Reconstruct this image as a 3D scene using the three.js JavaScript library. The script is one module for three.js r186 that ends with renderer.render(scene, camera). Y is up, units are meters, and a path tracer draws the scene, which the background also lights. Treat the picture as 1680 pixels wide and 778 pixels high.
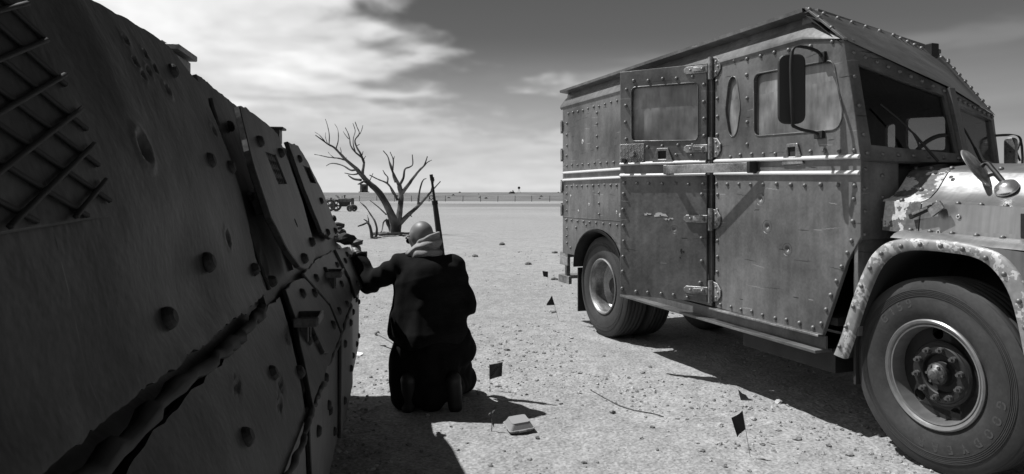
import * as THREE from 'three';
import { mergeGeometries, mergeVertices, toCreasedNormals } from 'three/addons/utils/BufferGeometryUtils.js';
import { MarchingCubes } from 'three/addons/objects/MarchingCubes.js';
import { RoundedBoxGeometry } from 'three/addons/geometries/RoundedBoxGeometry.js';
import { TextGeometry } from 'three/addons/geometries/TextGeometry.js';
import { FontLoader } from 'three/addons/loaders/FontLoader.js';

const V3 = (x, y, z) => new THREE.Vector3(x, y, z);
const V2 = (x, y) => new THREE.Vector2(x, y);
const { sin, cos, abs, min, max, sqrt, exp, floor, hypot, atan2, PI } = Math;
const clamp = (x, a = 0, b = 1) => min(b, max(a, x));
const sstep = (a, b, x) => { const t = clamp((x - a) / (b - a)); return t * t * (3 - 2 * t); };
const lerp = (a, b, t) => a + (b - a) * t;

// ---------- camera, sky, sun, exposure ----------
const scene = new THREE.Scene();
const F = 1150, IW = 1680, IH = 778, HORIZON = 320;            // lens measured from the photograph: shift lens held level
const camera = new THREE.PerspectiveCamera(2 * Math.atan(IH / 2 / F) * 180 / PI, IW / IH, 0.05, 6000);
camera.position.set(0, 1.5, 0);
camera.setViewOffset(IW, IH, 0, IH / 2 - HORIZON, IW, IH);
camera.updateProjectionMatrix();

const renderer = new THREE.WebGLRenderer({ antialias: true });
renderer.toneMapping = THREE.LinearToneMapping;
renderer.toneMappingExposure = 1.2;
renderer.shadowMap.enabled = true;

const SUNFALL = V3(0.56, -1, 0.2);                              // the way the light travels
const sun = new THREE.DirectionalLight(new THREE.Color(1, 1, 1), 5.0);
sun.position.copy(SUNFALL).multiplyScalar(-40);
sun.target.position.set(0, 0, -6);
sun.position.add(sun.target.position);
sun.castShadow = true;
Object.assign(sun.shadow.camera, { left: -14, right: 14, top: 14, bottom: -14, near: 1, far: 120 });
sun.shadow.mapSize.set(2048, 2048);
scene.add(sun, sun.target);

// seeded randomness and noise
let seed = 20240611;
const rnd = () => { seed = (seed + 0x6D2B79F5) | 0; let t = Math.imul(seed ^ (seed >>> 15), 1 | seed); t = (t + Math.imul(t ^ (t >>> 7), 61 | t)) ^ t; return ((t ^ (t >>> 14)) >>> 0) / 4294967296; };
const rr = (a, b) => a + (b - a) * rnd();
const hash = (x, y, z = 0) => { let h = Math.imul(x | 0, 374761393) ^ Math.imul(y | 0, 668265263) ^ Math.imul(z | 0, 2147483647 ^ 1274126177); h = Math.imul(h ^ (h >>> 13), 1274126177); return ((h ^ (h >>> 16)) >>> 0) / 4294967296; };
function n2(x, y, w = 0, s = 0) {                               // value noise 0..1, w = wrap period
  const xi = floor(x), yi = floor(y), fx = x - xi, fy = y - yi, u = fx * fx * (3 - 2 * fx), v = fy * fy * (3 - 2 * fy);
  const W = w ? (a => ((a % w) + w) % w) : (a => a);
  const a = hash(W(xi), W(yi), s), b = hash(W(xi + 1), W(yi), s), c = hash(W(xi), W(yi + 1), s), d = hash(W(xi + 1), W(yi + 1), s);
  return a + (b - a) * u + (c - a) * v + (a - b - c + d) * u * v;
}
function fbm(x, y, o = 5, w = 0, s = 0) { let v = 0, a = 0.5, t = 0; for (let i = 0; i < o; i++) { v += a * n2(x, y, w, s + i * 17); t += a; a *= 0.5; x *= 2; y *= 2; if (w) w *= 2; } return v / t; }
function n3(x, y, z) {
  const zi = floor(z), f = z - zi, u = f * f * (3 - 2 * f);
  return lerp(n2(x, y, 0, zi * 7 + 1), n2(x, y, 0, zi * 7 + 8), u);
}

// sky: dark grey clear air (a red-filtered sky on black and white film) with a bank of bright cloud on one side
{
  const W = 2048, H = 1024, d = new Float32Array(W * H * 4);
  for (let j = 0; j < H; j++) for (let i = 0; i < W; i++) {
    const el = ((j + 0.5) / H - 0.5) * PI, ph = ((i + 0.5) / W - 0.5) * 2 * PI;
    const y = sin(el), x = cos(el) * cos(ph), z = cos(el) * sin(ph);
    const E = el * 180 / PI, A = atan2(x, -z) * 180 / PI;
    let v = 0.034 + 0.215 * exp(-max(E, 0) / 12);
    if (y > -0.02) {
      const k = 1 / (max(y, 0) + 0.10), px = x * k, pz = z * k;
      const wx = fbm(px * 1.3 + 9, pz * 1.3 + 3, 4), wy = fbm(px * 1.3 + 31, pz * 1.3 + 77, 4);
      const big = fbm(px * 1.1 + 1.6 * wx + 4.2, pz * 1.1 + 1.6 * wy + 8.7, 6);
      const fine = fbm(px * 5 + 3 * wy, pz * 5 + 3 * wx, 5, 0, 5);
      const lo = fbm(A * 0.055 + 2 * wx, E * 0.42 + 1.2 * wy, 5, 0, 9);                   // stretched bands low down
      const edge = E > 6 ? 4.5 - (E - 6) * 1.15 : 4.5 + (6 - E) * 2.6;
      let m = (edge - A) / 11 + (big - 0.5) * 3.4 + (fine - 0.5) * 1.5;
      m *= sstep(-165, -120, A) ;
      m = sstep(-0.25, 1.15, m) * (1 - 0.85 * sstep(20, 55, E));
      const lowVeil = (1 - sstep(2, 13, E)) * sstep(70, 5, A) * sstep(-170, -120, A);
      const body = 0.53 + 0.36 * (big - 0.5) * 2 + 0.34 * (fine - 0.5) + 0.16 * sstep(-6, -30, A) * sstep(4, 14, E);
      const band = 0.52 + 0.42 * (lo - 0.5);
      v = lerp(v, band, lowVeil * (0.72 + 0.2 * sstep(20, 0, A)));
      v = lerp(v, max(0.30, mixBand(body, band, E)), m);
      v += 0.05 * sstep(0.56, 0.8, lo) * sstep(0, 12, E) * (1 - m) * (1 - sstep(30, 60, E));   // faint streaks in the clear part
    }
    const o = (j * W + i) * 4; d[o] = d[o + 1] = d[o + 2] = max(0.02, v); d[o + 3] = 1;
  }
  function mixBand(b, n, E) { return lerp(n, b, sstep(2.5, 9, E)); }
  const t = new THREE.DataTexture(d, W, H, THREE.RGBAFormat, THREE.FloatType);
  t.mapping = THREE.EquirectangularReflectionMapping; t.magFilter = t.minFilter = THREE.LinearFilter; t.wrapS = THREE.RepeatWrapping; t.needsUpdate = true;
  scene.background = t; scene.environment = t;
}

// ---------- helpers ----------
const taken = {};
const numbered = n => { const k = taken[n] = (taken[n] ?? -1) + 1; return k ? `${n}_${String(k).padStart(3, '0')}` : n; };
function shadows(o) { o.castShadow = true; o.receiveShadow = true; return o; }
function boxUV(g, sc = 1) {                                      // uv in metres from the axis each face looks along
  if (g.index) g = g.toNonIndexed();
  if (!g.attributes.normal) g.computeVertexNormals();
  const p = g.attributes.position, uv = new Float32Array(p.count * 2), a = V3(), b = V3(), c = V3(), n = V3();
  for (let i = 0; i < p.count; i += 3) {
    a.fromBufferAttribute(p, i); b.fromBufferAttribute(p, i + 1); c.fromBufferAttribute(p, i + 2);
    n.subVectors(b, a).cross(V3().subVectors(c, a)); const X = abs(n.x), Y = abs(n.y), Z = abs(n.z);
    [a, b, c].forEach((q, k) => { const o = (i + k) * 2; if (Z >= X && Z >= Y) { uv[o] = q.x; uv[o + 1] = q.y; } else if (X >= Y) { uv[o] = q.z; uv[o + 1] = q.y; } else { uv[o] = q.x; uv[o + 1] = q.z; } uv[o] *= sc; uv[o + 1] *= sc; });
  }
  g.setAttribute('uv', new THREE.BufferAttribute(uv, 2)); return g;
}
function add(parent, name, g, m, label) {                        // a part
  const o = shadows(new THREE.Mesh(Array.isArray(g) ? merge(g) : g, m)); o.name = name; if (label) o.userData.label = label; parent.add(o); return o;
}
function merge(list) {
  return mergeGeometries(list.map(g => { g = g.index ? g.toNonIndexed() : g; const q = new THREE.BufferGeometry(); q.setAttribute('position', g.attributes.position); q.setAttribute('normal', g.attributes.normal); q.setAttribute('uv', g.attributes.uv ?? new THREE.BufferAttribute(new Float32Array(g.attributes.position.count * 2), 2)); return q; }));
}
function tag(o, label, category, group) { o.userData.label = label; o.userData.category = category; if (group) o.userData.group = group; return o; }
function thing(name, label, category, pos = [0, 0, 0], turn = 0, group) {
  const o = new THREE.Group(); o.name = numbered(name); o.position.set(...pos); o.rotation.y = turn; scene.add(o); return tag(o, label, category, group);
}
function single(name, g, m, label, category, group) { const o = add(scene, numbered(name), g, m); return tag(o, label, category, group); }
const stuff = o => { o.userData.kind = 'stuff'; return o; };
const box = (w, h, d, x = 0, y = 0, z = 0, r = 0.004) => { const g = r ? new RoundedBoxGeometry(w, h, d, 1, min(r, w / 2.1, h / 2.1, d / 2.1)) : new THREE.BoxGeometry(w, h, d); return boxUV(g.translate(x, y, z)); };
function bar(a, b, w, h, up = V3(0, 1, 0)) {                    // a box beam from a to b
  const d = V3().subVectors(b, a), L = d.length(); const g = new RoundedBoxGeometry(w, h, L, 1, min(w, h) * 0.15).translate(0, 0, L / 2);
  const m = new THREE.Matrix4().lookAt(b, a, up); g.applyMatrix4(m).translate(a.x, a.y, a.z); return boxUV(g);
}
function cyl(a, b, r0, r1 = r0, seg = 14) {
  const d = V3().subVectors(b, a), L = d.length(), g = new THREE.CylinderGeometry(r1, r0, L, seg).translate(0, L / 2, 0);
  g.applyQuaternion(new THREE.Quaternion().setFromUnitVectors(V3(0, 1, 0), d.normalize())).translate(a.x, a.y, a.z); return g;
}
function tube(pts, radii, seg = 7, sub = 4) {                    // smooth tapered tube with closed ends
  const c = new THREE.CatmullRomCurve3(pts, false, 'centripetal'), n = (pts.length - 1) * sub, fr = c.computeFrenetFrames(n, false), P = [], I = [];
  const Q = c.getPoints(n);
  for (let i = 0; i <= n; i++) {
    const u = i / n * (pts.length - 1), k = min(floor(u), pts.length - 2), r = Array.isArray(radii) ? lerp(radii[k], radii[k + 1], u - k) : radii;
    for (let j = 0; j < seg; j++) { const a = j / seg * 2 * PI; P.push(...Q[i].clone().addScaledVector(fr.normals[i], cos(a) * r).addScaledVector(fr.binormals[i], sin(a) * r).toArray()); }
  }
  for (let i = 0; i < n; i++) for (let j = 0; j < seg; j++) { const a = i * seg + j, b = i * seg + (j + 1) % seg; I.push(a, b, a + seg, b, b + seg, a + seg); }
  const e0 = P.length / 3; P.push(...Q[0].toArray()); const e1 = e0 + 1; P.push(...Q[n].toArray());
  for (let j = 0; j < seg; j++) { I.push(e0, (j + 1) % seg, j); I.push(e1, n * seg + j, n * seg + (j + 1) % seg); }
  const g = new THREE.BufferGeometry(); g.setAttribute('position', new THREE.Float32BufferAttribute(P, 3)); g.setIndex(I); g.computeVertexNormals(); 
  const uv = []; for (let i = 0; i < P.length / 3; i++) uv.push((i % seg) / seg * 0.3, P[i * 3 + 1] + P[i * 3] * 0.5); g.setAttribute('uv', new THREE.Float32BufferAttribute(uv, 2)); return g;
}
function roundPoly(pts, r) {                                     // closed outline with rounded corners
  const s = new THREE.Path(), n = pts.length;
  for (let i = 0; i < n; i++) {
    const p = V2(...pts[i]), a = V2(...pts[(i + n - 1) % n]), b = V2(...pts[(i + 1) % n]);
    const ra = min(r, p.distanceTo(a) / 2), rb = min(r, p.distanceTo(b) / 2);
    const A = p.clone().add(a.clone().sub(p).setLength(ra)), B = p.clone().add(b.clone().sub(p).setLength(rb));
    if (!i) s.moveTo(A.x, A.y); else s.lineTo(A.x, A.y); s.quadraticCurveTo(p.x, p.y, B.x, B.y);
  }
  s.closePath(); return s;
}
const shapeOf = path => new THREE.Shape(path.getPoints(6));
function plate(pts, depth, { r = 0, holes = [], bevel = 0.003, seg = 8 } = {}) {     // flat plate in xy, its face at z = 0, body behind
  const sh = r ? shapeOf(roundPoly(pts, r)) : new THREE.Shape(pts.map(p => V2(...p)));
  sh.holes = holes;
  const g = new THREE.ExtrudeGeometry(sh, { depth: depth - 2 * bevel, bevelEnabled: bevel > 0, bevelThickness: bevel, bevelSize: bevel, bevelOffset: -bevel, bevelSegments: 1, curveSegments: seg });
  return boxUV(g.translate(0, 0, -depth + bevel));
}
const circ = (x, y, r) => { const p = new THREE.Path(); p.absarc(x, y, r, 0, 2 * PI, true); return p; };
function quadStrip(lines) {                                      // loft through polylines of equal length
  const P = [], I = [], m = lines[0].length, uv = [];
  lines.forEach((L, i) => { L.forEach((p, j) => { P.push(...p); uv.push(p[0], p[1] - p[2]); }); });
  for (let i = 0; i < lines.length - 1; i++) for (let j = 0; j < m - 1; j++) { const a = i * m + j; I.push(a, a + 1, a + m, a + 1, a + m + 1, a + m); }
  const g = new THREE.BufferGeometry(); g.setAttribute('position', new THREE.Float32BufferAttribute(P, 3)); g.setAttribute('uv', new THREE.Float32BufferAttribute(uv, 2)); g.setIndex(I); g.computeVertexNormals(); return g;
}
// textures
function tex(n, fn, srgb, rep = 1) {
  const d = new Uint8Array(n * n * 4);
  for (let j = 0; j < n; j++) for (let i = 0; i < n; i++) { const v = clamp(fn(i / n, j / n)) * 255, o = (j * n + i) * 4; d[o] = d[o + 1] = d[o + 2] = v; d[o + 3] = 255; }
  const t = new THREE.DataTexture(d, n, n); t.wrapS = t.wrapT = THREE.RepeatWrapping; t.magFilter = THREE.LinearFilter; t.minFilter = THREE.LinearMipmapLinearFilter; t.generateMipmaps = true;
  if (srgb) t.colorSpace = THREE.SRGBColorSpace; t.repeat.set(rep, rep); t.needsUpdate = true; return t;
}
const lin2s = v => v <= 0.0031308 ? v * 12.92 : 1.055 * Math.pow(v, 1 / 2.4) - 0.055;
const G = v => new THREE.Color().setRGB(v, v, v);
const std = (v, rough, o = {}) => new THREE.MeshStandardMaterial({ color: G(v), roughness: rough, side: THREE.DoubleSide, ...o });

// scratched, rubbed and stained paint; 2 m a tile
const scratch = []; for (let i = 0; i < 70; i++) scratch.push([rnd(), rnd(), rr(-0.12, 0.12), rr(0.02, 0.12), rnd() < 0.4 ? 1 : -1]);
function paintAt(u, v) {
  const a = fbm(u * 5, v * 5, 5, 5, 1), b = fbm(u * 22, v * 14, 4, 0, 2), streak = fbm(u * 60, v * 3, 3, 0, 3), e = fbm(u * 160, v * 160, 2, 0, 4);
  let t = 0.60 + 0.46 * (a - 0.5) + 0.20 * (b - 0.5) + 0.11 * (streak - 0.5) + 0.10 * (e - 0.5);
  return t;
}
const scratchD = new Float32Array(512 * 512);
for (const [x, y, sl, L, sg] of scratch) for (let k = 0; k < 90; k++) { const u = x + (k / 90) * L, v = y + (k / 90) * L * sl; const i = (floor(u * 512) & 511) + (floor(v * 512) & 511) * 512; scratchD[i] += sg * 0.16 * sin(k / 90 * PI); }
const tPaint = tex(512, (u, v) => paintAt(u, v) + scratchD[floor(u * 512) + floor(v * 512) * 512], true, 0.5);
const tPaintR = tex(256, (u, v) => 0.62 + 0.5 * (fbm(u * 8, v * 8, 5, 8, 11) - 0.5), false, 0.5);
const tPaintB = tex(512, (u, v) => 0.5 + 0.5 * (fbm(u * 5, v * 5, 4, 5, 21) - 0.5) + 0.16 * (fbm(u * 70, v * 70, 2, 0, 22) - 0.5), false, 0.5);
const tSteel = tex(512, (u, v) => { const s = fbm(u * 90, v * 6, 4, 0, 31), p = fbm(u * 9, v * 9, 5, 9, 32), q = fbm(u * 130, v * 130, 2, 0, 33); return 0.56 + 0.10 * (s - 0.5) + 0.55 * (p - 0.5) + 0.2 * (q - 0.5); }, true, 1);
const tSteelB = tex(512, (u, v) => 0.5 + 0.7 * (fbm(u * 6, v * 6, 5, 6, 41) - 0.5) + 0.12 * (fbm(u * 70, v * 50, 3, 0, 42) - 0.5), false, 1);
const tPeel = tex(512, (u, v) => { const m = fbm(u * 6, v * 6, 6, 6, 51) + 0.22 * (fbm(u * 40, v * 40, 3, 0, 52) - 0.5); return m > 0.475 ? 0.93 - 0.25 * fbm(u * 60, v * 60, 3, 0, 53) : 0.40 + 0.25 * (fbm(u * 30, v * 30, 3, 0, 54) - 0.5); }, true, 1.6);
const tChip = tex(512, (u, v) => { const m = fbm(u * 12, v * 12, 6, 12, 55); const k = fbm(u * 55, v * 55, 4, 0, 57); return m > 0.545 && k > 0.52 ? 0.95 : k < 0.17 ? 0.42 : 0.70 + 0.22 * (fbm(u * 30, v * 30, 4, 0, 56) - 0.5); }, true, 1.2);
const tRubber = tex(256, (u, v) => 0.55 + 0.4 * (fbm(u * 8, v * 8, 5, 8, 61) - 0.5) + 0.14 * (fbm(u * 90, v * 90, 2, 0, 62) - 0.5), true, 2);
const tBark = tex(256, (u, v) => 0.55 + 0.8 * (fbm(u * 12, v * 3, 4, 0, 71) - 0.5), true, 1);
const tCloth = tex(256, (u, v) => 0.55 + 0.3 * (fbm(u * 5, v * 5, 4, 5, 81) - 0.5) + 0.2 * (n2(u * 128, v * 128, 128, 82) - 0.5), true, 3);
const tHood = tex(512, (u, v) => 0.66 + 0.16 * (fbm(u * 6, v * 6, 5, 6, 95) - 0.5) + 0.10 * (fbm(u * 90, v * 8, 3, 0, 96) - 0.5), true, 0.7);
const tDustG = tex(512, (u, v) => 0.5 + 0.75 * (fbm(u * 4, v * 4, 6, 4, 91) - 0.5) + 0.2 * (fbm(u * 40, v * 10, 3, 0, 92) - 0.5), true, 0.9);

const M = {
  paint: std(0.325, 0.62, { map: tPaint, roughnessMap: tPaintR, bumpMap: tPaintB, bumpScale: 0.006, metalness: 0.1 }),
  hood: std(0.62, 0.58, { map: tHood, roughnessMap: tPaintR, bumpMap: tPaintB, bumpScale: 0.003, metalness: 0.55 }),
  peel: std(0.75, 0.75, { map: tPeel, bumpMap: tPeel, bumpScale: 0.0015 }),
  chip: std(0.55, 0.55, { map: tChip, bumpMap: tChip, bumpScale: 0.0008, metalness: 0.2 }),
  mould: std(0.55, 0.4, { metalness: 0.1 }),
  rivet: std(0.15, 0.5, { metalness: 0.5 }),
  metal: std(0.85, 0.45, { map: tSteel, metalness: 0.6 }),
  wireGrey: std(0.08, 0.6, { metalness: 0.2 }),
  greasy: std(0.3, 0.5, { map: tSteel, metalness: 0.3 }),
  chrome: std(0.75, 0.22, { metalness: 0.9 }),
  darkMetal: std(0.05, 0.6, { map: tSteel, metalness: 0.2 }),
  black: std(0.012, 0.6),
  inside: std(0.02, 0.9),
  rubber: std(0.105, 0.75, { map: tRubber, bumpMap: tRubber, bumpScale: 0.001 }),
  rubberMark: std(0.05, 0.6),
  armour: std(0.095, 0.5, { map: tSteel, bumpMap: tSteelB, bumpScale: 0.006, metalness: 0.4 }),
  bolt: std(0.045, 0.7, { map: tSteel, metalness: 0.3 }),
  glass: new THREE.MeshPhysicalMaterial({ color: G(0.62), roughness: 0.08, transmission: 1, thickness: 0, ior: 1.5, side: THREE.DoubleSide }),
  dustGlass: std(0.62, 0.25, { map: tDustG }),
  bark: std(0.33, 0.95, { map: tBark, bumpMap: tBark, bumpScale: 0.02 }),
  sand: null,
};

// ---------- ground ----------
const noiseS = (x, z) => fbm(x, z, 4, 0, 101) - 0.5;
function groundY(x, z) {
  const dist = hypot(x, z);
  let h = 0.035 * noiseS(x * 0.4, z * 0.4) * (1 - sstep(20, 60, dist));
  if (dist < 24) h += (0.024 * noiseS(x * 3.1 + 5, z * 3.1) + 0.016 * noiseS(x * 11, z * 11 + 7)) * (1 - sstep(9, 24, dist));
  h += sstep(170, 620, -z) * 3.3 * (0.75 + 0.5 * fbm(x * 0.004 + 3, 7, 3, 0, 111)) * (z < 0 ? 1 : 0);
  for (const [mx, mz, mr, mh] of [[-17.2, -86, 2.7, 0.62], [-19.5, -84, 2.2, 0.34], [-13.5, -88, 3.0, 0.34]]) { const q = ((x - mx) ** 2 + ((z - mz) * 0.8) ** 2) / (mr * mr); if (q < 6) h += mh * exp(-q) * (0.75 + 0.5 * fbm(x * 1.2, z * 1.2, 3, 0, 112)); }
  return h;
}
{
  const zs = []; let z = -2.4; while (z > -1500) { zs.push(z); z -= max(0.026, -z * 0.0105); } zs.push(-1500, -2600);
  const back = [2600, 900, 300, 100, 30, 10, 4, 1.5, 0, -1, -1.8]; const rows = [...back, ...zs];
  const NC = 440, outer = [1.25, 1.8, 3, 8, 25];
  const P = [], C = [], uv = [], I = [], cols = NC + 1 + outer.length * 2;
  for (const zz of rows) {
    const hw = max(-zz, 2.2) * 0.86 + 0.6, base = [];
    for (const o of [...outer].reverse()) base.push(-hw * o - (o > 2 ? o * 30 : 0));
    for (let i = 0; i <= NC; i++) base.push(-hw + 2 * hw * i / NC);
    for (const o of outer) base.push(hw * o + (o > 2 ? o * 30 : 0));
    for (const x of base) {
      P.push(x, groundY(x, zz), zz); uv.push(x, zz);
      // soil tone: pale dust, rubbed darker where it was driven over, scrub beyond the fence
      const a = fbm(x * 0.35, zz * 0.35, 4, 0, 121), b = fbm(x * 0.05 + 8, zz * 0.11, 4, 0, 122);
      const c2 = hypot(x, zz) < 30 ? fbm(x * 2.1 + 3, zz * 2.1, 4, 0, 127) - 0.5 : 0;
      let t = 0.42 * (1 + 0.12 * (a - 0.5) + 0.24 * (b - 0.5) + 0.22 * c2);
      const D = -zz;
      if (D > 40) { const g = fbm(x * 0.02, zz * 0.09, 4, 0, 123); t *= 1 + 0.5 * (g - 0.5) * sstep(40, 90, D); }
      const strip = sstep(84, 96, D) * (1 - sstep(118, 128, D)) * sstep(0.42, 0.56, fbm(x * 0.012 + 2.4, D * 0.03, 3, 0, 125) + sstep(-20, 30, x) * 0.12);
      t *= 1 - 0.42 * strip;
      const scrub = sstep(160, 176, D + 14 * (fbm(x * 0.05, 3, 3, 0, 126) - 0.5));
      t = lerp(t, 0.20 * (1 + 0.9 * (fbm(x * 0.15, zz * 0.03, 4, 0, 124) - 0.5)), scrub);
      C.push(t, t, t);
    }
  }
  for (let i = 0; i < rows.length - 1; i++) for (let j = 0; j < cols - 1; j++) { const a = i * cols + j; I.push(a, a + cols, a + 1, a + 1, a + cols, a + cols + 1); }
  const g = new THREE.BufferGeometry(); g.setAttribute('position', new THREE.Float32BufferAttribute(P, 3)); g.setAttribute('color', new THREE.Float32BufferAttribute(C, 3)); g.setAttribute('uv', new THREE.Float32BufferAttribute(uv, 2)); g.setIndex(I); g.computeVertexNormals();
  if (g.attributes.normal.getY(cols * 20 + 50) < 0) { const ix = g.index.array; for (let i = 0; i < ix.length; i += 3) { const t = ix[i]; ix[i] = ix[i + 1]; ix[i + 1] = t; } g.computeVertexNormals(); }
  const tSoil = tex(1024, (u, v) => 0.80 + 0.16 * (fbm(u * 24, v * 24, 5, 24, 131) - 0.5) + 0.30 * (fbm(u * 180, v * 180, 2, 0, 132) - 0.5) - (n2(u * 150, v * 150, 150, 133) > 0.90 ? 0.16 : 0), true, 1 / 2.6);
  const tSoilB = tex(1024, (u, v) => 0.5 + 0.7 * (fbm(u * 24, v * 24, 5, 24, 135) - 0.5) + 0.35 * (fbm(u * 150, v * 150, 2, 0, 136) - 0.5), false, 1 / 2.6);
  M.sand = new THREE.MeshStandardMaterial({ color: G(1), vertexColors: true, map: tSoil, bumpMap: tSoilB, bumpScale: 0.022, roughness: 1 });
  const o = add(scene, 'ground', g, M.sand); o.castShadow = true; o.userData.kind = 'structure'; o.userData.label = 'pale dusty desert ground with grit and faint tyre wear'; 
}
// ---------- gravel (nobody could count it) ----------
function pebbleGeo(s) { const g = new THREE.IcosahedronGeometry(1, 1), p = g.attributes.position; for (let i = 0; i < p.count; i++) { const k = 0.75 + 0.5 * hash(floor(p.getX(i) * 97), floor(p.getY(i) * 89) + s, floor(p.getZ(i) * 83)); p.setXYZ(i, p.getX(i) * k, p.getY(i) * k * 0.65, p.getZ(i) * k); } g.computeVertexNormals(); return g; }
{
  const N = 17000, im = new THREE.InstancedMesh(pebbleGeo(1), std(0.30, 0.95), N), m = new THREE.Matrix4(), q = new THREE.Quaternion(), e = new THREE.Euler();
  let k = 0;
  while (k < N) {
    const D = 2.9 + 17 * Math.pow(rnd(), 1.7), x = (rnd() * 1.7 - 0.75) * D, z = -D;
    const cl = fbm(x * 0.9 + 4, z * 0.9, 4, 0, 141) + 0.10 * exp(-(((x - 0.75) / 0.6) ** 2 + ((z + 5.6) / 0.8) ** 2)) + 0.06 * exp(-(((x - 1.7) / 0.9) ** 2 + ((z + 4.2) / 0.7) ** 2));
    if (rnd() > sstep(0.44, 0.68, cl) * 0.9 + 0.05) continue;
    const s = 0.003 + 0.012 * Math.pow(rnd(), 3.2) + (rnd() < 0.012 ? 0.012 : 0);
    q.setFromEuler(e.set(rnd() * 0.5, rnd() * 6.3, rnd() * 0.5));
    m.compose(V3(x, groundY(x, z) + s * 0.25, z), q, V3(s * rr(0.8, 1.5), s, s)); im.setMatrixAt(k, m); const c = rr(0.5, 1.35); im.setColorAt(k, new THREE.Color(c, c, c)); k++;
  }
  im.name = 'gravel'; shadows(im); im.userData.label = 'scattered grit and small gravel on the dusty ground'; im.userData.category = 'gravel'; stuff(im); scene.add(im);
}
// ---------- armoured truck ----------
// local frame: x = along the truck towards its bonnet (0 = rear axle), y up, z = out of the riveted side (0 = its face)
const truck = thing('armoured_truck', 'riveted grey armoured truck with its side door ajar, parked on the sand', 'truck', [0.878, 0, -7.442], -atan2(0.938, 0.3466));
const rivetGeo = r => new THREE.SphereGeometry(r, 8, 4, 0, 2 * PI, 0, PI / 2).rotateX(PI / 2);
function rivets(parent, name, rows, z = 0.001, r = 0.0152, tf) {   // rows [x0,y0,x1,y1,n] on a face; too small to pick apart singly
  const L = []; for (const [x0, y0, x1, y1, n] of rows) for (let i = 0; i < n; i++) { const t = n > 1 ? i / (n - 1) : 0; const g = rivetGeo(r * rr(0.9, 1.1)); g.translate(lerp(x0, x1, t) + rr(-0.006, 0.006), lerp(y0, y1, t) + rr(-0.006, 0.006), z); if (tf) g.applyMatrix4(tf); L.push(g); }
  return stuff(add(parent, name, L, M.rivet));
}
function dish(x, y, R, depth) {                                   // a hammered bullet dent let into a plate
  const pts = []; for (let i = 0; i <= 10; i++) { const t = i / 10; pts.push(V2(R * t + 0.0001, -depth * exp(-((t * 2.4) ** 2)) * (1 - t * t) - 0.0005)); }
  return boxUV(new THREE.LatheGeometry(pts, 20).rotateX(PI / 2).translate(x, y, 0));
}
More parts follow.
